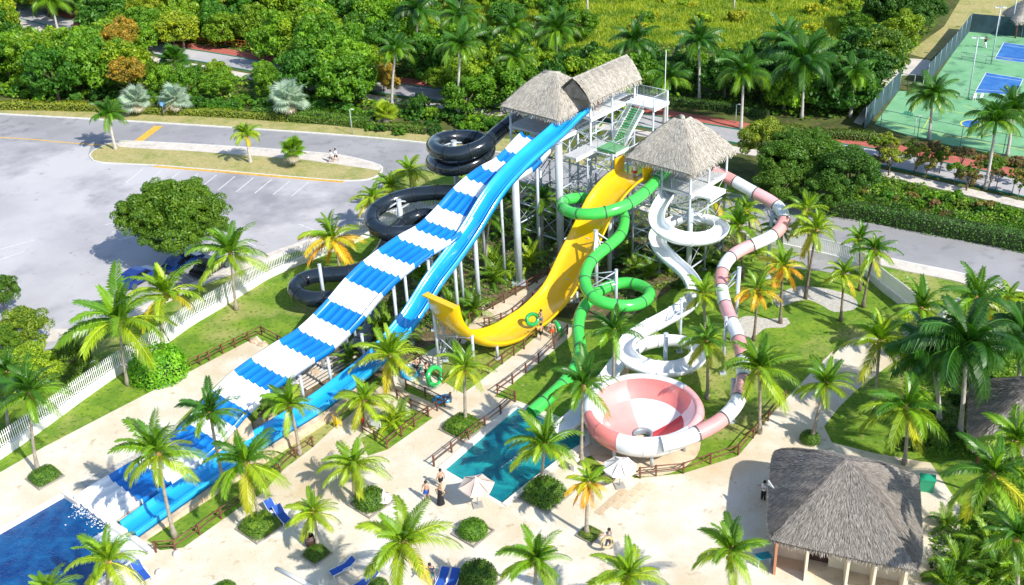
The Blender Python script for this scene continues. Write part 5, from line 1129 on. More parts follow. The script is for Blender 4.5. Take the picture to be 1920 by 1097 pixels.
# big trees by hand: (label, px base, px crown centre, px radius, colour)
def ptree(label, base, crown, rpx, col, me=None, group=None, flat=1.0, name='broadleaf_tree'):
    b, t = rise(base, crown); R = rpx / pxpm(t); rt_ = tree(name, label, b, R * (1 if rpx < 70 else .8), t.z, me or random.choice(TREES), col, group, sc=(1, 1, flat))
    if rpx > 70:
        for k, (ax, ay, az_, s) in enumerate(((.52, .1, .05, .52), (-.5, -.05, .12, .55), (.1, -.4, -.18, .5), (.3, .3, .3, .42), (-.25, .3, .32, .42), (-.6, .3, -.2, .34), (.72, -.2, -.15, .3))):
            o = link('crown', me, None, rt_, (ax * R, ay * R, t.z + az_ * R)); o.scale = (s * R, s * R, s * R * flat); o.rotation_euler = (0, 0, k * 1.3); v = random.uniform(.9, 1.2); o.color = (col[0] * v, col[1] * v, col[2] * v, 1)
ptree('big round dark leafy tree standing over the parked cars', (345, 500), (338, 408), 104, (.12, .24, .018), BIGT, flat=1.0)
ptree('dense green tree over the road right of the square thatched roof', (1500, 360), (1490, 300), 85, (.10, .23, .02), BIGT, flat=.95)
ptree('bright green tree behind the dense one right of the square thatched roof', (1430, 330), (1430, 262), 55, (.24, .32, .03), BIGT)
ptree('dark green tree at the right end of the roadside trees', (1585, 390), (1585, 320), 62, (.07, .18, .02), BIGT)
ptree('rounded green tree at the near side of the roadside trees', (1455, 385), (1460, 345), 48, (.12, .25, .02), BIGT)
ptree('green tree in front of the roadside trees by the hedge', (1545, 400), (1545, 358), 50, (.10, .24, .02), BIGT)
ptree('large dark tree at the end of the gravel path by the courts', (1690, 60), (1690, 5), 78, (.06, .17, .02), BIGT)
ptree('green tree beside the gravel path by the courts', (1640, 160), (1630, 95), 62, (.14, .27, .02), BIGT)
ptree('leafy green tree left of the gravel path', (1570, 200), (1565, 140), 45, (.2, .33, .03), BIGT)
for i, (b_, c_, r_, col) in enumerate((((10, 590), (5, 545), 42, (.09, .20, .02)), ((55, 660), (52, 615), 55, (.23, .36, .03)), ((70, 745), (78, 688), 62, (.30, .45, .03)), ((140, 700), (140, 670), 42, (.16, .28, .03)), ((20, 760), (20, 705), 55, (.20, .34, .03)), ((20, 700), (10, 640), 40, (.13, .26, .02)))):
    ptree(['dark tree at the left edge below the car park', 'bright green tree at the left edge of the car park kerb', 'lime green tree beside the left part of the white fence', 'bushy green tree touching the white fence on the left', 'green tree at the left edge behind the white fence', 'green tree at the left edge between the dark and lime trees'][i], b_, c_, r_, col, BIGT)
# mixed shrubs: scrub along the second road, in the beds, roadside
def bushes(label, group, pts, name='bush'):
    for (x, y, rpx, col) in pts:
        b = at(x, y); R = rpx / pxpm(b); tree(name, lab('bush', col, x, y, rpx / 14), b, R, R * .25, random.choice(BUSH), col, group, 'bush', False)
R_ = random.Random(9)
RUST = [(.30, .25, .07), (.32, .20, .11), (.16, .26, .03), (.10, .2, .03), (.36, .33, .09)]
bushes('scrubby reddish green bush between the roads at the right', 'scrub between the two roads', [(R_.uniform(1630, 1925), 0, R_.uniform(8, 20), R_.choice(RUST)) for _ in range(0)])
pts = []
for i in range(58):
    x = R_.uniform(1600, 1960); t = (x - 1600) / 360; y = R_.uniform(330 + t * 72, 398 + t * 78); pts.append((x, y, R_.uniform(9, 19), R_.choice(RUST + COLS[:3] + COLS[4:6])))
for i in range(30):
    x = R_.uniform(1640, 1930); y = 305 + (x - 1640) * .19 + R_.uniform(-14, 22); b_ = at(x, y); rr_ = R_.uniform(.8, 1.5); cc_ = R_.choice([(.26, .26, .06), (.26, .21, .09), (.12, .25, .02), (.17, .30, .02), (.28, .34, .04)])
    tree('sapling', lab('sapling', cc_, x, y, rr_), b_, rr_, R_.uniform(1.4, 2.6), BUSH[i % 3], cc_, 'thin saplings along the second road', 'sapling')
bushes('scrubby bush on the dry slope between the two roads', 'scrub between the two roads', pts)
pts = []
for i in range(34):
    x = R_.uniform(1640, 1960); t = (x - 1640) / 320; y = 262 + t * 58 + R_.uniform(-5, 3); pts.append((x, y, R_.uniform(8, 15), R_.choice([(.40, .30, .07), (.33, .2, .13), (.12, .22, .03), (.2, .28, .04)])))
bushes('low flowering bush at the foot of the court fence', 'bushes along the court fence', pts)
pts = [(x, y, r, R_.choice(COLS[4:6] + COLS[:1])) for (x, y, r) in [(R_.uniform(690, 1000), R_.uniform(236, 254) , R_.uniform(10, 18)) for _ in range(16)] + [(R_.uniform(1560, 1900), 0, 10) for _ in range(0)]]
bushes('dark green bush at the roadside below the thicket', 'bushes at the roadside', pts)
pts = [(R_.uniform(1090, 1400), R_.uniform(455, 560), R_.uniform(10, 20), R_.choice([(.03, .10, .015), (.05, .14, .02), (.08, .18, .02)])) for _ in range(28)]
pts = [p for p in pts if not (1350 < p[0] and p[1] > 520) and not (p[0] < 1180 and p[1] > 520)]
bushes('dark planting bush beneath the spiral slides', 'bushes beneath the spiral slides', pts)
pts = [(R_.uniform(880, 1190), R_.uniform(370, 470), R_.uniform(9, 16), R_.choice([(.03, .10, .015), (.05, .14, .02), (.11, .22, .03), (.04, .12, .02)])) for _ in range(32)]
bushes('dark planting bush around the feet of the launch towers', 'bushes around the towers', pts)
pts = [(R_.uniform(640, 860), R_.uniform(520, 640), R_.uniform(8, 15), R_.choice([(.04, .12, .015), (.06, .16, .02), (.12, .24, .03)])) for _ in range(26)]
pts = [p for p in pts if abs((p[0] - 640) * .55 + p[1] - 640) < 75]
bushes('green planting bush under the striped slide', 'bushes under the striped slide', pts)
bushes('small bush beside the stone edging of the blue chute', 'small bushes by the blue chute', [(500, 775, 16, (.14, .28, .03)), (515, 765, 14, (.1, .22, .03)), (488, 760, 12, (.16, .3, .03)), (530, 778, 10, (.12, .24, .03)), (1120, 1000, 9, (.3, .36, .08))])
pts = [(R_.uniform(1740, 1925), R_.uniform(930, 1120), R_.uniform(12, 26), R_.choice([(.04, .13, .015), (.08, .2, .02), (.14, .28, .03)])) for _ in range(24)]
pts = [p for p in pts if p[0] > 1790 or p[1] > 1060]
bushes('green shrub in the thick planting right of the grey hut', 'shrubs right of the grey hut', pts)
pts = [(R_.uniform(1800, 1925), R_.uniform(560, 650), R_.uniform(10, 20), R_.choice([(.14, .22, .04), (.2, .28, .05), (.06, .15, .02)])) for _ in range(12)]
pts += [(R_.uniform(1690, 1925), R_.uniform(700, 850), R_.uniform(12, 24), R_.choice([(.03, .10, .015), (.05, .14, .02)])) for _ in range(20)]
bushes('green shrub under the tall palms at the right edge', 'shrubs under the right hand palms', pts)
pts = []
for i in range(64):
    x = R_.uniform(880, 1640); y = R_.uniform(-75, 95)
    if inpoly(x, y, [(860, 60), (980, 100), (1080, 95), (1240, 88), (1400, 100), (1560, 95), (1620, 30), (1640, -80), (760, -80), (780, 30)]): pts.append((x, y, R_.uniform(8, 26), R_.choice([(.40, .50, .02), (.33, .47, .02), (.26, .42, .02), (.46, .50, .03), (.14, .3, .015)])))
bushes('yellow green bush standing in the overgrown meadow', 'bushes in the meadow', pts)
pts = []
for i in range(46):
    x = -20 + i * 21 + R_.uniform(-6, 6); base = np.interp(x, [-20, 190, 440, 640, 800, 960], [186, 196, 208, 220, 232, 245]); pts.append((x, base - R_.uniform(0, 16), R_.uniform(15, 27), R_.choice([(.07, .22, .014), (.05, .17, .015), (.13, .32, .015), (.2, .38, .018), (.09, .26, .03)])))
bushes('', 'bushes along the front of the thicket', pts)
# clipped hedges
def hedge_round(label, px, rpx, col, me=CLIP, hz=.8, planter=True, rz=math.radians(48), group='clipped hedges in planters', sq=False):
    b = at(*px); R = rpx / pxpm(b); root = thing('clipped_hedge', label, 'hedge', b, rz, group)
    for nm, m in (('foliage', me), ('twigs', FILL)):
        o = link(nm, m, None, root, (0, 0, .12)); o.scale = (R, R, R * hz); o.color = (*col, 1)
    if planter:
        mb = MB(); q = R * (1.0 if sq else .96)
        for k in range(4): mb.box((q * math.cos(k * math.pi / 2), q * math.sin(k * math.pi / 2), .07), (.1 if k % 2 == 0 else 2 * q + .1, 2 * q - .1 if k % 2 == 0 else .1, .16), 0)
        mb.build('planter_edge', mat('planter edging', (.30, .27, .24), .8), root); 
hc = (.13, .28, .02)
for a in (('very large round clipped bush inside the white fence', (300, 703), 56, (.20, .50, .02), CLIP, 1.0, False),
          ('clipped hedge in a square planter at the left end of the pale deck', (85, 897), 25, (.12, .26, .03), CLIPSQ, .7, True), ('square clipped hedge round the palm left of the blue lounger', (488, 990), 32, (.16, .30, .025), CLIPSQ, .7, True),
          ('small clipped hedge at the foot of the barrel palm', (594, 1042), 20, (.11, .22, .02), CLIPSQ, .8, True), ('rounded clipped hedge beside the tiny white parasol', (695, 945), 31, (.11, .24, .02), CLIP, .95, True), ('rounded clipped hedge alone in the middle of the plaza', (887, 1000), 29, (.13, .30, .02), CLIP, .8, True),
          ('large clipped hedge at the bottom edge near the double lounger', (897, 1090), 37, (.10, .22, .018), CLIP, 1.0, True), ('square clipped hedge around the palm beside the pool fence', (868, 803), 31, (.14, .28, .02), CLIPSQ, .6, True), ('big clipped hedge at the near corner of the turquoise pool', (1021, 932), 35, (.12, .26, .02), CLIPSQ, 1.0, True),
          ('low sparse hedge around the orange palm', (1106, 1004), 18, (.20, .30, .05), CLIPSQ, .5, True), ('round clipped hedge at the foot of the palm beside the white path', (1518, 828), 19, (.11, .24, .02), CLIP, 1.0, False), ('small clipped hedge cut by the bottom edge', (424, 1112), 22, (.13, .28, .02), CLIP, .9, False), ('small clipped hedge at the bottom left of centre', (710, 1105), 20, (.11, .24, .02), CLIP, .9, False)):
    hedge_round(*a, sq=a[4] is CLIPSQ)
def hedge_line(label, px, w, h, col, n=220, group='long hedges by the roads', ls=.11):
    line = smoothline(P2(px), .8); o0 = line[0]; tot = sum((b - a).length for a, b in zip(line, line[1:])); rg = np.random.default_rng(abs(int(px[0][0])) + 5); N_ = int(tot * n); V = []
    pts, S = resample(line, .5); idx = rg.integers(0, len(pts) - 1, N_)
    A = np.array([tuple(p) for p in pts]); D = A[idx + 1] - A[idx]; t = rg.random(N_)[:, None]; base = A[idx] + D * t; nn = np.stack([-D[:, 1], D[:, 0], D[:, 2] * 0], 1); nn /= np.linalg.norm(nn, axis=1)[:, None]
    an = rg.uniform(0, math.pi, N_); sx = np.clip(np.cos(an) * 1.35, -1, 1) * w / 2; sz_ = np.clip(np.sin(an) * 1.35, 0, 1) * h; wob = 1 + .10 * np.sin(S[idx] * .8) + rg.normal(0, .05, N_)
    p = base + nn * (sx * wob)[:, None]; p[:, 2] += sz_ * wob; out = nn * (sx / w * 2)[:, None]; out[:, 2] += sz_ / h; nrm = out + rg.normal(size=(N_, 3)) * .45; nrm /= np.linalg.norm(nrm, axis=1)[:, None]
    a = np.cross(nrm, rg.normal(size=(N_, 3))); a /= np.linalg.norm(a, axis=1)[:, None]; b = np.cross(nrm, a); s = ls * rg.uniform(.6, 1.3, N_)[:, None]
    V = np.stack([p - a * s, p - b * s * .6, p + a * s, p + b * s * .6], 1).reshape(-1, 3) - np.array(tuple(o0)); me = mesh_np('foliage', V, np.arange(N_ * 4).reshape(N_, 4)); me.materials.append(LEAF)
    root = thing('hedge', label, 'hedge', o0, 0, group); o = link('foliage', me, None, root); o.color = (*col, 1)
    wall_body([q - o0 for q in line], w * .8, h * .85).build('twigs', FILL.materials[0], root)
hedge_line('long yellow green hedge along the far side of the road on the left', [(-80, 203), (60, 204), (190, 207)], 1.5, 1.0, (.30, .36, .03))
hedge_line('yellow green hedge behind the fan palms', [(190, 210), (330, 214), (440, 219), (540, 226)], 1.3, .9, (.26, .34, .03))
hedge_line('dark green hedge below the thicket in front of the coils', [(540, 226), (640, 234), (720, 242), (800, 250)], 1.2, .9, (.15, .26, .03))
hedge_line('tall dark green hedge along the right hand road', [(1545, 398), (1600, 405), (1700, 424), (1800, 443), (1920, 466), (2050, 492)], 2.2, 1.7, (.07, .19, .02))
hedge_line('low hedge behind the first one on the left', [(480, 218), (560, 223), (620, 229), (700, 238)], 2.0, 1.3, (.12, .27, .02))
hedge_line('low hedge between the far pavement and the trees at the right', [(1440, 248), (1600, 262), (1640, 262)], 1.5, 1.0, (.12, .2, .02))
hedge_line('small hedge beyond the red pavement', [(1225, 195), (1330, 204), (1440, 222)], 1.4, 1.1, (.06, .15, .02))
hedge_line('bright hedge beside the second road at the left', [(258, 66), (290, 71), (322, 77)], 1.8, 1.3, (.24, .36, .03))
# undergrowth that reads as one mass
def scatter(name, polys, n, size, mt, zr=(0, .8), seed=3, upright=False, blob=True):
    rg = np.random.default_rng(seed); P = []
    for poly in polys:
        xs = [q[0] for q in poly]; ys = [q[1] for q in poly]; w = [at(*q) for q in poly]; X0, X1 = min(p.x for p in w), max(p.x for p in w); Y0, Y1 = min(p.y for p in w), max(p.y for p in w)
        c = 0; wp = [(p.x, p.y) for p in w]
        pts = np.stack([rg.uniform(X0, X1, n * 3), rg.uniform(Y0, Y1, n * 3)], 1); inside = np.zeros(len(pts), bool)
        for i in range(len(wp)):
            (x1, y1), (x2, y2) = wp[i], wp[(i + 1) % len(wp)]; cond = ((y1 > pts[:, 1]) != (y2 > pts[:, 1])) & (pts[:, 0] < (x2 - x1) * (pts[:, 1] - y1) / (y2 - y1 + 1e-9) + x1); inside ^= cond
        pts = pts[inside][:n]; rr_ = np.array([(p.x, p.y) for p in r2[::3]]); dmin = np.array([np.min(np.hypot(rr_[:, 0] - q[0], rr_[:, 1] - q[1])) for q in pts]) if name == 'undergrowth' else np.full(len(pts), 99); P.append(pts[dmin > 5.4])
    P = np.concatenate(P); m = len(P)
    if blob: hgt = (np.sin(P[:, 0] * 1.3 + np.sin(P[:, 1] * .9)) * np.sin(P[:, 1] * 1.1 + 2) * .5 + .5) * (zr[1] - zr[0]) + zr[0]
    else: hgt = np.full(m, zr[1])
    p = np.stack([P[:, 0], P[:, 1], hgt * rg.uniform(.3, 1, m)], 1)
    if upright:
        a = np.stack([rg.normal(0, .35, m), rg.normal(0, .35, m), np.ones(m)], 1); a /= np.linalg.norm(a, axis=1)[:, None]; b = np.cross(a, rg.normal(size=(m, 3))); b /= np.linalg.norm(b, axis=1)[:, None]; s = size * rg.uniform(.6, 1.4, m)[:, None]
        q = p.copy(); q[:, 2] = 0; V = np.stack([q - b * s * .15, q + b * s * .15, q + a * s + b * s * .02, q + a * s - b * s * .02], 1).reshape(-1, 3)
    else:
        nrm = rg.normal(size=(m, 3)) * .6; nrm[:, 2] += 1; nrm /= np.linalg.norm(nrm, axis=1)[:, None]; a = np.cross(nrm, rg.normal(size=(m, 3))); a /= np.linalg.norm(a, axis=1)[:, None]; b = np.cross(nrm, a); s = size * rg.uniform(.6, 1.3, m)[:, None]
        V = np.stack([p - a * s, p - b * s * .6, p + a * s, p + b * s * .6], 1).reshape(-1, 3)
    o = link(name, mesh_np(name, V, np.arange(m * 4).reshape(m, 4)), mt); o['kind'] = 'stuff'; o['label'] = name.replace('_', ' ') + ' covering the ground'; return o
UND = leaf_mat('undergrowth leaf', [(.04, .13, .012), (.09, .24, .015), (.16, .34, .02), (.26, .42, .02)], trans=.25, clump=.6)
MGR = leaf_mat('meadow grass blade', [(.20, .34, .02), (.30, .42, .03), (.40, .45, .05), (.12, .24, .012)], trans=.3, clump=.22)
GRV = [(-130, -90), (600, -90), (860, 60), (980, 95), (1560, 90), (1700, -90), (1760, 40), (1620, 215), (1560, 228), (1430, 222), (1225, 192), (1110, 262), (800, 226), (200, 192), (-130, 180)]
scatter('undergrowth', [GRV], 60000, .30, UND, (.1, 1.3))
scatter('undergrowth', [[(1540, 380), (1640, 330), (1960, 405), (1960, 465), (1700, 420), (1590, 400)]], 9000, .16, UND, (.05, .7), 5)
scatter('ground_cover', [[(560, 640), (660, 560), (700, 470), (830, 395), (1000, 350), (1180, 350), (1420, 400), (1400, 470), (1290, 520), (1180, 590), (1085, 560), (1045, 495), (985, 530), (860, 600), (740, 660)]], 16000, .12, UND, (.02, .5), 6)
scatter('ground_cover', [[(1740, 1000), (1960, 860), (1990, 1200), (1780, 1180)], [(1690, 700), (1960, 640), (1960, 860), (1740, 860)]], 6000, .12, UND, (.02, .5), 8)
scatter('meadow_grass', [[(860, 60), (980, 100), (1080, 95), (1240, 88), (1400, 100), (1560, 95), (1620, 30), (1640, -80), (700, -80), (780, 30)]], 120000, .48, MGR, (0, 1), 7, True)
# ================================================================== PEOPLE AND SMALL THINGS
SKIN = mat('skin', (.55, .32, .21), .55); SKIND = mat('dark skin', (.16, .085, .055), .55); HAIR = mat('dark hair', (.02, .014, .01), .7); HAIRL = mat('light brown hair', (.28, .15, .06), .7)
CL = {'blue': mat('blue cloth', (.02, .09, .42), .8), 'black': mat('black cloth', (.012, .012, .015), .8), 'white': mat('white cloth', (.75, .75, .76), .8), 'red': mat('red cloth', (.55, .03, .02), .8), 'orange': mat('orange cloth', (.75, .13, .03), .8), 'teal': mat('teal cloth', (.02, .28, .30), .8), 'grey': mat('grey cloth', (.2, .2, .22), .8), 'navy': mat('navy cloth', (.02, .03, .09), .8)}
def person(label, px, face=0, walk=0.0, arms=(0.15, 0.15), shorts='blue', top=None, dress=None, skin=SKIN, hair=HAIR, z=0, h=1.72, hold=None, group=None, trousers=None, bend=0.0, sit=False):
    b = at(px[0], px[1], z); root = thing('person', label, 'person', b, face, group); k = h / 1.72
    # y is forward, x is to the side
    V = {}; E_ = []; Rr = {}
    def add(n, p, r): V[n] = Vector(p) * k; Rr[n] = r * k
    hipz = .92 if not sit else .5; fw = bend
    add('pelvis', (0, 0, hipz), .135); add('waist', (0, fw * .2, hipz + .16), .12); add('chest', (0, fw * .5, hipz + .36), .145); add('neck', (0, fw * .75, hipz + .55), .055); add('chin', (0, fw * .85 + .02, hipz + .62), .075); add('head', (0, fw * .9 + .01, hipz + .70), .10); add('crown', (0, fw * .95, hipz + .78), .07)
    E_ += [('pelvis', 'waist'), ('waist', 'chest'), ('chest', 'neck'), ('neck', 'chin'), ('chin', 'head'), ('head', 'crown')]
    for sg, nm, ar in ((-1, 'l', arms[0]), (1, 'r', arms[1])):
        wk = walk * sg; add(nm + 'hip', (sg * .095, 0, hipz - .04), .095)
        if sit: add(nm + 'knee', (sg * .13, .42, hipz + .02), .065); add(nm + 'ank', (sg * .13, .48, .08), .045); add(nm + 'toe', (sg * .14, .62, .035), .035)
        else: add(nm + 'knee', (sg * .10, wk * .55 + .03, .49), .062); add(nm + 'ank', (sg * .10, wk * 1.0, .08 + max(0, -wk) * .25), .042); add(nm + 'toe', (sg * .12, wk * 1.0 + .15, .035 + max(0, -wk) * .1), .034)
        sh = V['chest'] / k + Vector((sg * .18, 0, .10)); add(nm + 'sho', sh, .062)
        if isinstance(ar, tuple): el, ha = Vector(ar[0]), Vector(ar[1])
        else: el = sh + Vector((sg * (.06 + ar * .2), -.02 - wk * .2, -.28)); ha = el + Vector((sg * (.02 + ar * .1), .08 - wk * .3, -.25))
        if isinstance(ar, tuple): el = sh + Vector((sg * el.x, el.y, el.z)); ha = el + Vector((sg * ha.x, ha.y, ha.z))
        add(nm + 'elb', el, .043); add(nm + 'han', ha, .030); dr = (ha - el).normalized(); sd_ = dr.cross(Vector((0, 1, 0)))
        sd_ = sd_.normalized() if sd_.length > .1 else Vector((1, 0, 0)); add(nm + 'palm', ha + dr * .07, .034)
        E_ += [('pelvis', nm + 'hip'), (nm + 'hip', nm + 'knee'), (nm + 'knee', nm + 'ank'), (nm + 'ank', nm + 'toe'), ('chest', nm + 'sho'), (nm + 'sho', nm + 'elb'), (nm + 'elb', nm + 'han'), (nm + 'han', nm + 'palm')]
        for q, (off, ln) in enumerate(((-.028, .07), (-.01, .085), (.01, .08), (.028, .062))):
            add(nm + 'f%d' % q, ha + dr * (.10 + ln) + sd_ * off * 1.5, .009); E_.append((nm + 'palm', nm + 'f%d' % q))
        add(nm + 'thumb', ha + dr * .09 + sd_ * .06 + Vector((0, .03, 0)), .010); E_.append((nm + 'han', nm + 'thumb'))
    names = list(V); me = bpy.data.meshes.new('body'); me.from_pydata([tuple(V[n]) for n in names], [(names.index(a), names.index(c)) for a, c in E_], []); me.materials.append(skin)
    o = link('body', me, None, root); md = o.modifiers.new('Skin', 'SKIN'); md.use_smooth_shade = True
    for i, n in enumerate(names): o.data.skin_vertices[0].data[i].radius = (Rr[n], Rr[n] * (.72 if n in ('chest', 'waist') else 1))
    o.data.skin_vertices[0].data[0].use_root = True; sb = o.modifiers.new('Sub', 'SUBSURF'); sb.levels = sb.render_levels = 1
    def shell(nm, chain, rad, m):
        MB().tube([V[c] for c in chain] if isinstance(chain[0], str) else [Vector(c) * k for c in chain], [r * k for r in rad], 12, caps=False).build(nm, m, root)
    hd = V['head']; fy = V['head'].y
    MB().lathe(tuple(hd + Vector((0, -.018 * k, .0))), [(.108 * k, -.06 * k), (.114 * k, .0), (.104 * k, .06 * k), (.06 * k, .105 * k), (0, .118 * k)], 12).build('hair', hair, root)
    fm = MB(); f0 = hd + Vector((0, .098 * k, -.01 * k)); fm.tube([f0 + Vector((0, 0, .01)), f0 + Vector((0, .022, -.02))], [.008, .014], 5); fm.box(tuple(f0 + Vector((-.035, 0, .018))), (.022, .012, .01)).box(tuple(f0 + Vector((.035, 0, .018))), (.022, .012, .01)).box(tuple(f0 + Vector((0, -.006, -.055))), (.045, .012, .009)); fm.build('face_features', skin if skin is SKIND else mat('lips and eyes', (.25, .08, .06), .5), root)
    if dress: shell('dress', [(0, 0, hipz + .5), (0, 0, hipz + .36), (0, 0, hipz + .15), (0, 0, hipz - .05), (0, 0, hipz - .45), (0, 0, .12)], [.12, .19, .16, .20, .25, .30], CL[dress])
    if top: 
        shell('shirt', [(0, fw * .65, hipz + .50), (0, fw * .5, hipz + .40), (0, fw * .3, hipz + .2), (0, 0, hipz - .02)], [.09, .205, .165, .175], CL[top])
        for nm in 'lr': shell('sleeve', [V[nm + 'sho'] / k, (V[nm + 'sho'].lerp(V[nm + 'elb'], .6)) / k], [.078, .066], CL[top])
    if shorts and not dress and not trousers:
        shell('waistband', [(0, 0, hipz + .09), (0, 0, hipz - .06)], [.16, .185], CL[shorts])
        for nm in 'lr': shell('shorts_leg', [V[nm + 'hip'] / k, V[nm + 'hip'].lerp(V[nm + 'knee'], .65) / k], [.118, .105], CL[shorts])
    if trousers:
        shell('waistband', [(0, 0, hipz + .09), (0, 0, hipz - .06)], [.16, .185], CL[trousers])
        for nm in 'lr': shell('trouser_leg', [V[nm + 'hip'] / k, V[nm + 'knee'] / k, V[nm + 'ank'] / k], [.118, .085, .07], CL[trousers])
    return root, b
PI = math.pi
person('person in blue swim shorts walking on the plaza', (801, 938), PI * .9, .18, (.1, .25), 'blue')
person('person in a long black dress with hands on hips', (827, 946), PI * .85, 0, (((.22, -.05, -.18), (-.14, .06, -.18)), ((.22, -.05, -.18), (-.14, .06, -.18))), dress='black', hair=HAIRL, h=1.66)
person('barefoot person in black swim shorts by the coping of the turquoise pool', (828, 915), PI * .2, .15, (.1, .15), 'black')
person('person in dark clothes carrying a pale ring on the plaza', (1142, 1028), PI * .45, .22, (((.05, .2, -.1), (0, .24, .08)), .2), trousers='grey', top='grey')
person('person in white shirt and dark trousers standing in the shade of the grey hut', (1431, 938), PI * .6, .06, (((.05, .1, -.2), (-.06, .22, .1)), ((.05, .1, -.2), (-.06, .22, .1))), trousers='black', top='white')
person('person in teal shorts standing at the bottom edge beside the double lounger', (809, 1094), PI, .05, (.1, ((.05, .15, -.15), (0, .2, .1))), 'teal', top='navy')
person('person in white on the grass island, left of the walking pair', (622, 306), PI * .7, .3, (.15, .15), 'grey', top='white')
person('person in white on the grass island, right of the walking pair', (631, 303), PI * .7, .3, (.15, .15), 'black', top='white')
person('tennis player in dark top and white trousers on the green court', (1846, 90), PI * 1.2, .3, (((.1, .15, -.1), (0, .3, 0)), .3), trousers='white', top='black')
person('bare chested person holding a green ring beside the yellow slide', (1015, 612), PI * .75, .1, (((.05, .2, -.15), (.0, .25, -.05)), .3), 'grey', z=.35)
person('bare chested person in black trunks on the walkway below the yellow slide', (1015, 638), PI * .3, .05, (((.15, .1, -.15), (-.05, .15, .15)), .2), 'black')
person('person in orange swim shorts by the walkway deck', (1036, 634), PI * .95, .1, (.3, .4), 'orange')
person('person in dark trunks beside the blue ring on the landing', (782, 702), PI * .9, .05, (.2, ((.1, .1, -.15), (0, .2, -.05))), 'black')
person('child in teal shirt between the bathers on the landing', (790, 703), PI * .9, .05, (.2, .2), 'teal', top='teal', h=1.3)
person('person in black trunks holding the green ring on the landing', (801, 712), PI * .6, .1, (.2, ((.12, .1, -.15), (0, .25, .0))), 'black')
person('person in red shirt sitting by the yellow stool', (683, 800), PI * .2, 0, (.2, .2), 'black', top='red', skin=SKIND, sit=True)
person('lifeguard in white top and red shorts on the yellow slide deck', (1190, 336), PI * .9, .05, (.1, .1), 'red', top='white', z=9.0)
person('person in dark clothes behind the rail of the lower tower', (1214, 332), PI, 0, (.1, .1), 'navy', top='white', z=9.0, skin=SKIND)
person('person waiting under the gable roof, leftmost', (1096, 200), PI * .8, 0, (.2, .3), 'black', z=13.7)
person('person waiting under the gable roof, in the middle', (1110, 203), PI * .8, 0, (.2, .3), 'grey', z=13.7, skin=SKIND)
person('person in white shirt and red shorts at the rail under the gable roof', (1121, 207), PI * .8, .05, (.2, .3), 'red', top='white', z=13.7)
person('bather with red shorts under the left thatched roof', (1015, 232), PI, 0, (.2, .3), 'red', z=12.1)
person('person under the white parasol at the bowl', (1150, 905), PI * .5, 0, (.2, .2), 'black', top='red', sit=True)
person('person stepping off below the lip of the yellow slide', (862, 655), PI * .5, .1, (.2, .3), 'black')
# inner tubes
def ring_thing(label, px, z, col, R=.5, r=.17, tilt=(0, 0, 0), col2=None):
    b = at(px[0], px[1], z); root = thing('inner_tube', label, 'swim ring', b); root.rotation_euler = tilt
    mb = MB(); n, m = 24, 10; v = []; f = []
    for i in range(n):
        for j in range(m): a, q = 2 * PI * i / n, 2 * PI * j / m; v.append(((R + r * math.cos(q)) * math.cos(a), (R + r * math.cos(q)) * math.sin(a), r * math.sin(q) + r))
    for i in range(n):
        for j in range(m): f.append((i * m + j, ((i + 1) % n) * m + j, ((i + 1) % n) * m + (j + 1) % m, i * m + (j + 1) % m))
    mb.add(v, f, 0, True).build('tube', col, root)
    for a in (0, PI): MB().tube([((R) * math.cos(a) * 1 - .0, (R) * math.sin(a) - .14, 2 * r), ((R) * math.cos(a), R * math.sin(a), 2 * r + .06), ((R) * math.cos(a), R * math.sin(a) + .14, 2 * r)], .02, 5).build('handle', CL['black'], root)
VBL = gel('blue vinyl', (.01, .30, .62)); VGR = gel('green vinyl', (.03, .45, .10)); VPK = gel('tan vinyl', (.5, .38, .2))
ring_thing('blue swim ring beside the bathers on the landing', (768, 700), .15, VBL, .62, .2, (.5, .3, 0)); ring_thing('green swim ring standing upright on the landing', (812, 706), .5, VGR, .75, .22, (1.2, 0, .9))
ring_thing('green and dark ring held on the edge of the yellow slide', (999, 600), .9, VGR, .5, .18, (.7, -.3, 0)); ring_thing('slim green ring held upright by the bather in orange', (1043, 618), .5, VGR, .62, .2, (1.3, 0, 1.9))
ring_thing('dark blue ring lying in the queue lane, left of two', (824, 752), .05, VBL, .4, .15); ring_thing('blue ring lying in the queue lane, right of two', (836, 750), .05, VBL, .4, .15); ring_thing('pale tan ring carried on the plaza', (1137, 1016), .8, VPK, .36, .11, (1.3, 0, .3))
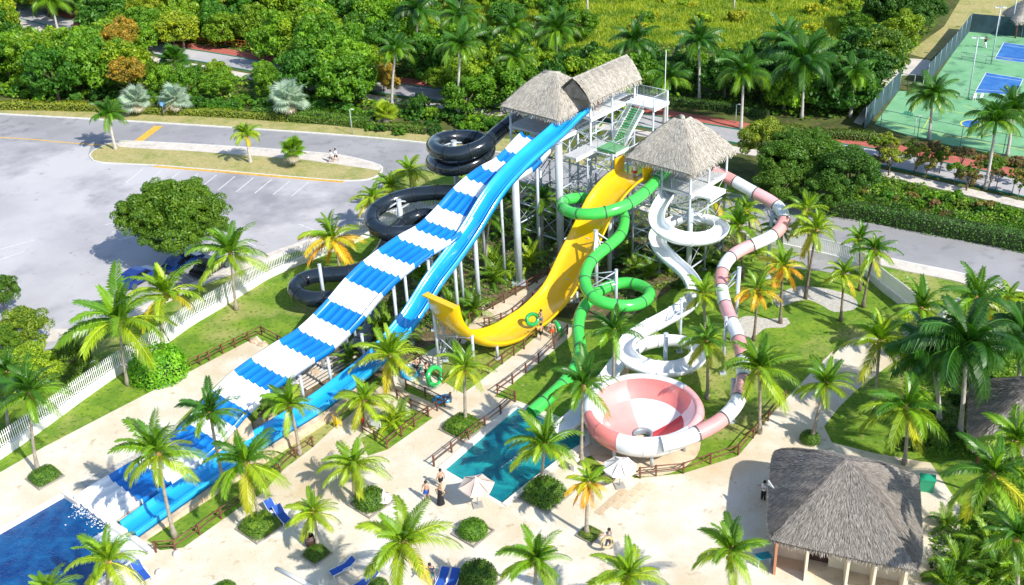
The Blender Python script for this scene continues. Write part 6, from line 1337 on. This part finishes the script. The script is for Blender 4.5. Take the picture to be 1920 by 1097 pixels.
# parasols
def parasol(label, px, R, h, m, n=6, name='parasol', rz=.2, tilt=0):
    b = at(*px); root = thing(name, label, 'parasol', b, rz)
    MB().tube([(0, 0, 0), (0, 0, h)], .04, 8).build('pole', STEEL, root); MB().box((0, 0, .05), (.7, .7, .1)).build('base', mat('concrete foot', (.35, .34, .32), .8), root)
    for k in range(n):
        a0, a1 = 2 * PI * k / n, 2 * PI * (k + 1) / n; t = Vector((0, 0, h + .06)); p, q = Vector((R * math.cos(a0), R * math.sin(a0), h - .62)), Vector((R * math.cos(a1), R * math.sin(a1), h - .62)); v = []; f = []; g = 5
        for i in range(g + 1):
            for j in range(g + 1):
                s = i / g; w_ = t.lerp(p.lerp(q, j / g), s); v.append(w_ - ZZ * (.10 * math.sin(PI * s) * (1) - .0) + ZZ * (-.06 * math.sin(PI * j / g) * s))
        for i in range(g):
            for j in range(g): f.append((i * (g + 1) + j, (i + 1) * (g + 1) + j, (i + 1) * (g + 1) + j + 1, i * (g + 1) + j + 1))
        o_ = len(v); v += [v[g * (g + 1) + j] - ZZ * .12 for j in range(g + 1)]
        for j in range(g): f.append((g * (g + 1) + j, o_ + j, o_ + j + 1, g * (g + 1) + j + 1))
        MB().add(v, f, 0, False).build('canopy_panel', m, root)
        MB().tube([t - ZZ * .1, p - ZZ * .02], .018, 4).build('rib', WOODB, root)
    MB().tube([(0, 0, h), (0, 0, h + .16)], [.05, .02], 6).build('finial', WHITE, root)
CANV = mat('beige canvas', (.66, .54, .46), .85, var=.05); CANW = mat('white canvas', (.80, .78, .76), .85, var=.04)
parasol('beige parasol with six panels beside the turquoise pool', (896, 948), 1.28, 2.45, CANV); parasol('white eight sided parasol next to the bowl', (1162, 912), 1.22, 2.4, CANW, 8); parasol('tiny white parasol behind the rounded hedge', (722, 945), .55, 1.2, CANW, 8)
# loungers
def lounger(label, px, rz, group='blue sun loungers'):
    b = at(*px); root = thing('sun_lounger', label, 'sun lounger', b, rz, group); SL = CL['blue']
    for s in (-.31, .31): MB().tube([(-.75, s, .32), (.35, s, .34), (.95, s, .72)], .025, 6).tube([(.35, s, .34), (.8, s, .33)], .022, 6).build('frame_rail', WHITE, root)
    for x in (-.65, .6):
        for s in (-.31, .31): MB().tube([(x, s, .33), (x + (.08 if x > 0 else -.05), s * 1.05, 0)], .022, 6).build('leg', WHITE, root)
    for s in (-.34, .34): MB().tube([(-.05, s, .34), (.0, s * 1.1, .52), (.4, s * 1.1, .54), (.5, s, .42)], .022, 6).build('armrest', WHITE, root)
    mb = MB(); mb.add([(-.75, -.29, .335), (.35, -.29, .355), (.35, .29, .355), (-.75, .29, .335), (.95, -.29, .735), (.95, .29, .735)], [(0, 1, 2, 3), (1, 4, 5, 2)]); mb.build('sling', SL, root)
for a in (('blue lounger pair beside the square hedge, upper one', (515, 964), PI * .70), ('blue lounger pair beside the square hedge, lower one', (532, 975), PI * .70), ('blue lounger alone at the bottom left of the plaza', (641, 1073), PI * .18), ('blue lounger cut by the bottom edge', (686, 1098), PI * .22), ('blue lounger partly under the corner palm', (268, 1082), PI * .72), ('blue lounger left of the person in teal shorts', (828, 1098), PI * .4), ('blue lounger right of the person in teal shorts', (848, 1100), PI * .4)):
    lounger(*a)
tw = MB().box((0, 0, .39), (.5, .3, .04), .4).build('towel', CL['white']); tw.location = at(515, 966); tag(tw, 'white towel lying on the blue lounger beside the square hedge', 'towel')
# barrel, bench, stool, sign board, planks
br = thing('barrel', 'dark wooden barrel behind the yellowing palm', 'barrel', at(583, 1024)); MB().lathe((0, 0, 0), [(.0, 0), (.28, 0), (.36, .45), (.30, .95), (.27, .95), (.3, .5), (0, .4)], 14).build('staves', WOODD, br)
for z in (.2, .7): MB().lathe((0, 0, z), [(.335 + .02 * (z < .5), 0), (.35 + .02 * (z < .5), .06)], 14).build('hoop', STEELD, br)
bn = thing('stone_table', 'white stone pedestal table by the far corner of the pool coping', 'table', at(1076, 882)); MB().box((0, 0, .4), (.35, .35, .8), .8, taper=.85).build('pedestal', COPE, bn); MB().box((0, 0, .86), (.85, .5, .12), .8).build('top', COPE, bn)
st = thing('lifeguard_seat', 'yellow seat by the sky blue chute', 'seat', at(634, 800), .8); MB().box((0, 0, .42), (.5, .5, .08)).build('seat', G_YEL, st); MB().box((-.22, 0, .8), (.06, .5, .75)).build('backrest', G_YEL, st)
for x in (-.2, .2):
    for y in (-.2, .2): MB().box((x, y, .2), (.07, .07, .4)).build('leg', G_YEL, st)
bd = thing('notice_board', 'white sign board by the small lawn', 'sign', at(705, 808), -.5); MB().box((0, 0, .75), (1.0, .06, .6)).build('board', WHITE, bd)
for x in (-.45, .45): MB().box((x, 0, .4), (.06, .06, .8)).build('leg', WOODB, bd)
a, b = at(520, 1068), at(600, 1110); lb = thing('white_beam', 'long white plank lying on the plaza at the bottom', 'plank', a); MB().tube([(0, 0, .12), tuple(b - a + ZZ * .12)], .16, 4).build('plank', WHITE, lb)
for px, lbl in (((333, 1040), 'small white block by the brown fence corner'), ((625, 786), 'pale rock beside the blue chute'), ((300, 1075), 'white folded towel heap by the corner palm')):
    mb = MB().lathe((0, 0, 0), [(.0, .32), (.2, .3), (.32, .12), (.3, 0)], 7); o = mb.build('boulder' if 'rock' in lbl else 'stone_block', COPE); o.location = at(*px); tag(o, lbl, 'rock')
# rocks in the beds
RK = STONE
def rock_mesh(seed):
    rg = np.random.default_rng(seed); bm = bmesh.new(); bmesh.ops.create_icosphere(bm, subdivisions=2, radius=1)
    for v in bm.verts: v.co *= 1 + .22 * math.sin(v.co.x * 3 + seed) * math.cos(v.co.y * 4 + seed * 2) + rg.normal(0, .05); v.co.z *= .6
    me = bpy.data.meshes.new('rock'); bm.to_mesh(me); bm.free(); me.materials.append(RK); return me
RM = [rock_mesh(i) for i in range(4)]
for i, (x, y, s) in enumerate(((583, 680, .7), (575, 692, .6), (592, 700, .5), (500, 775, .7), (512, 788, .6), (488, 798, .8), (505, 800, .6), (520, 795, .5), (540, 785, .4), (478, 812, .6), (1108, 742, .8), (1098, 755, .7), (1112, 762, .6), (1090, 768, .6), (1125, 748, .7), (1165, 700, .7), (1155, 712, .7), (1170, 692, .6), (478, 640, .5), (493, 647, .5), (505, 655, .4), (1180, 690, .5), (598, 668, .4))):
    o = link('boulder', RM[i % 4], None, None, at(x, y), (0, 0, i)); o.scale = (s, s * .8, s); tag(o, ('large ' if s > .65 else 'small ' if s < .5 else '') + 'tan boulder ' + where(x, y), 'rock', 'tan boulders by the slides')
# flagstones by the bowl path
FS = [mat('flagstone %d' % i, c, .8, var=.1, bump=.3) for i, c in enumerate(((.60, .48, .33), (.66, .55, .40), (.54, .41, .27)))]; n = 0
org = at(1135, 950)
pv = thing('flagstone_path', 'tan flagstone paving between the plaza and the bowl fence', 'paving', org)
fsm = [MB().box((0, 0, .02), (.78, .56, .04)).mesh('flagstone', [FS[i]]) for i in range(3)]
for i in range(9):
    for j in range(5):
        p = at(1110, 965) + E1 * (i * .84 - .2) + E2 * (j * .62 - 1.0) + E1 * (.4 if j % 2 else 0); x, y, _ = proj(p)
        if inpoly(x, y, [(1080, 965), (1150, 930), (1180, 915), (1262, 897), (1240, 925), (1200, 948), (1130, 962)]):
            link('flagstone', fsm[(i * 3 + j) % 3], None, pv, p - org + ZZ * .0, (0, 0, ROTE + random.uniform(-.03, .03)))
# pool lane float lines
def floats(label, a, b, n, z=-.13):
    A, B = at(*a, z), at(*b, z); root = thing('float_line', label, 'float line', A); MB().tube([(0, 0, 0), tuple(B - A)], .012, 4).build('rope', WHITE, root)
    for i in range(n): p = (B - A) * ((i + .5) / n); MB().lathe(tuple(p), [(0, -.05), (.07, 0), (0, .07)], 8).build('float', WHITE, root)
floats('rope of white floats across the turquoise pool', (938, 878), (985, 843), 6); floats('rope of white floats across the deep blue pool', (100, 1090), (150, 1050), 5)
# lamps, masts, rods
def lamp(label, base, top, style='street', r=.06, group='lamp posts'):
    b, t = rise(base, top); root = thing('street_lamp', label, 'street lamp', b, 0, group); MB().tube([(0, 0, 0), (0, 0, t.z)], [r, r * .6], 8).build('pole', STEEL, root)
    if style == 'court':
        MB().tube([(-.55, .2, t.z), (.55, -.2, t.z)], .05, 6).build('crossbar', STEELD, root)
        for s in (-1, 1): MB().box((s * .45, -s * .16, t.z - .08), (.5, .3, .14), -.35).build('floodlight', WHITE, root)
    else: MB().tube([(0, 0, t.z - .05), (.25, -.1, t.z + .05)], .03, 5).box((.35, -.14, t.z + .05), (.4, .16, .08), -.4).build('lamp_head', WHITE, root)
lamp('floodlight mast beside the nearer blue court', (1815, 186), (1833, 70), 'court', .10); lamp('tall floodlight mast beside the farther blue court', (1858, 121), (1877, 13), 'court', .10); lamp('thick mast at the far end of the courts', (1894, 66), (1908, -20), 'court', .12)
lamp('thin street lamp left of the fan palm pair', (233, 214), (227, 181)); lamp('street lamp by the second road at the top left', (328, 90), (322, 57)); lamp('thin street lamp at the roadside left of the coils', (661, 252), (657, 205)); lamp('street lamp on the red pavement', (1379, 232), (1379, 196)); lamp('slim lamp in front of the court fence', (1714, 252), (1718, 218)); lamp('slim lamp in the court yard corner', (1728, 178), (1731, 142))
sg = thing('road_sign', 'small blue road sign in front of the fan palms', 'sign', at(308, 218)); MB().tube([(0, 0, 0), (0, 0, 1.9)], .03, 6).build('pole', STEEL, sg); MB().box((0, 0, 1.75), (.5, .04, .5), .2).build('plate', mat('blue sign plate', (.1, .3, .7), .5), sg)
for i, (x, y, y2) in enumerate(((1101, 50, -30), (1035, 40, 5), (678, 60, 28), (1004, 60, 40), (1375, 20, -20))):
    b, t = rise((x, y), (x, y2)); root = thing('dead_trunk', 'bare pale palm trunk standing in the meadow', 'dead trunk', b, 0, 'bare trunks in the meadow'); MB().tube([(0, 0, 0), (.1, 0, t.z * .5), (0, .1, t.z)], [.2, .15, .12], 8).build('trunk', mat('bleached trunk', (.55, .50, .44), .9), root)
# court chairs
for i, x in enumerate((1824, 1837)):
    ch = thing('court_chair', ['white chair by the court mast, left one', 'white chair by the court mast, right one'][i], 'chair', at(x, 188), .4, 'white chairs on the court')
    MB().box((0, 0, .42), (.5, .5, .06)).build('seat', WHITE, ch); MB().box((0, -.24, .72), (.5, .05, .55)).build('backrest', WHITE, ch)
    for a in (-.2, .2):
        for b in (-.2, .2): MB().box((a, b, .2), (.05, .05, .4)).build('leg', WHITE, ch)
# orange barrier rail on the second road
fr = thing('orange_barrier', 'long orange lattice barrier along the second road at the top left', 'barrier', at(326, 76)); OB = mat('orange painted rail', (.62, .20, .05), .6); A = at(326, 76); B = at(480, 92)
for z in (.2, .7, 1.2): MB().tube([(0, 0, z), tuple(B - A + ZZ * z)], .06, 5).build('rail', OB, fr)
for i in range(26): p = (B - A) * (i / 25); MB().tube([tuple(p), tuple(p + ZZ * 1.25)], .05, 5).build('post', OB, fr)
# green bin by the hut
gb = thing('waste_bin', 'green bin beside the grey thatched hut', 'bin', at(1736, 918), -.3); MB().box((0, 0, .5), (.9, .6, 1.0), taper=1.08).build('body', mat('green plastic', (.02, .30, .16), .5), gb); MB().box((0, 0, 1.05), (1.05, .72, .1)).build('lid', mat('green lid', (.02, .36, .2), .5), gb)
tb = thing('teal_table', 'teal table beside the palm left of the grey hut', 'table', at(1430, 1058), .2); MB().box((0, 0, .72), (.95, .6, .05)).build('top', CL['teal'], tb)
for a in (-.4, .4): MB().box((a, 0, .36), (.05, .5, .72)).build('leg', STEEL, tb)
# cars
def car(label, px, rz, col):
    b = at(*px); root = thing('parked_car', label, 'car', b, rz, 'cars under the dark tree'); L, Wd = 4.3, 1.75
    pr = [(-L / 2, .35), (-L / 2, .75), (-L / 2 + .5, .88), (-L / 2 + .95, 1.38), (-.2, 1.46), (.55, 1.38), (1.1, .95), (L / 2 - .25, .78), (L / 2, .6), (L / 2, .35)]
    v = [(x, -Wd / 2 * (.82 if z > 1.2 else 1), z) for x, z in pr] + [(x, Wd / 2 * (.82 if z > 1.2 else 1), z) for x, z in pr]; n = len(pr)
    f = [(i, i + 1, n + i + 1, n + i) for i in range(n - 1)] + [tuple(range(n))[::-1], tuple(range(n, 2 * n))]; MB().add(v, f).build('body', col, root)
    GL = mat('car glass', (.01, .012, .015), .05)
    mb = MB(); mb.add([(.62, -.68, 1.36), (1.08, -.78, .98), (1.08, .78, .98), (.62, .68, 1.36)], [(0, 1, 2, 3)]); v0 = Vector((.02, 0, .02)); mb.v = [tuple(Vector(q) + v0) for q in mb.v]; mb.build('windscreen', GL, root)
    for s in (-1, 1): MB().add([(-1.0, s * .80, 1.3), (.5, s * .80, 1.3), (.95, s * .885, .95), (-1.45, s * .885, .95)], [(0, 1, 2, 3)]).build('window', GL, root)
    for x in (-1.35, 1.3):
        for s in (-1, 1): MB().tube([(x, s * .75, .32), (x, s * .9, .32)], .32, 14).build('wheel', FLANGE, root)
    for s in (-1, 1): MB().box((L / 2 + .005, s * .62, .68), (.04, .35, .14)).build('headlight', WHITE, root)
car('dark blue car parked under the left of the dark leafy tree', (262, 528), 1.0, gel('dark blue car paint', (.006, .03, .20))); car('bright blue car parked under the middle of the dark leafy tree', (345, 500), 1.0, gel('bright blue car paint', (.006, .03, .14))); car('black car parked right of the dark leafy tree', (398, 508), 1.0, gel('black car paint', (.012, .012, .015)))
car('red car at the edge of the far car park in the top left', (153, 52), 1.6, gel('red car paint', (.45, .03, .05)))

pr = thing('plank_row', 'row of pale parallel planks on the ground between the striped slide and the blue chute', 'planks', at(565, 728)); dA = at(680, 660) - at(565, 728); nA = Vector((-dA.y, dA.x, 0)).normalized()
for i in range(6): q_ = nA * (i * .42 - .6); MB().box(tuple(dA / 2 + q_ + ZZ * .12), (dA.length, .16, .12), math.atan2(dA.y, dA.x)).build('plank', WALK, pr)
# discriminate look-alikes that ended with the same words
_by = {}
for o in SC.objects:
    if o.parent is None and o.get('category') and o.get('label'): _by.setdefault(o['label'], []).append(o)
_ord = ['second', 'third', 'fourth', 'fifth', 'sixth', 'seventh', 'eighth', 'ninth', 'tenth', 'eleventh', 'twelfth']
for lb_, os_ in _by.items():
    if len(os_) > 1 and len(os_) < 13:
        os_.sort(key=lambda o: proj(o.location)[0])
        for i, o in enumerate(os_): o['label'] = lb_ + (', leftmost' if i == 0 else ', ' + _ord[i - 1] + ' from left')
for o in SC.objects:
    if o.parent is None and o.get('label') and len(o['label'].replace(',', ' ').split()) > 16:
        l_ = o['label']
        for a_, b_ in (('large ', ''), ('medium ', ''), ('small ', ''), ('round tree', 'tree'), (' from left', ' along'), ('the bare trunk at the top', 'the top trunk'), ('the top edge of the meadow', 'the meadow edge'), ('yellow palm in the thicket', 'yellow palm')):
            if len(l_.replace(',', ' ').split()) > 16: l_ = l_.replace(a_, b_)
        o['label'] = l_
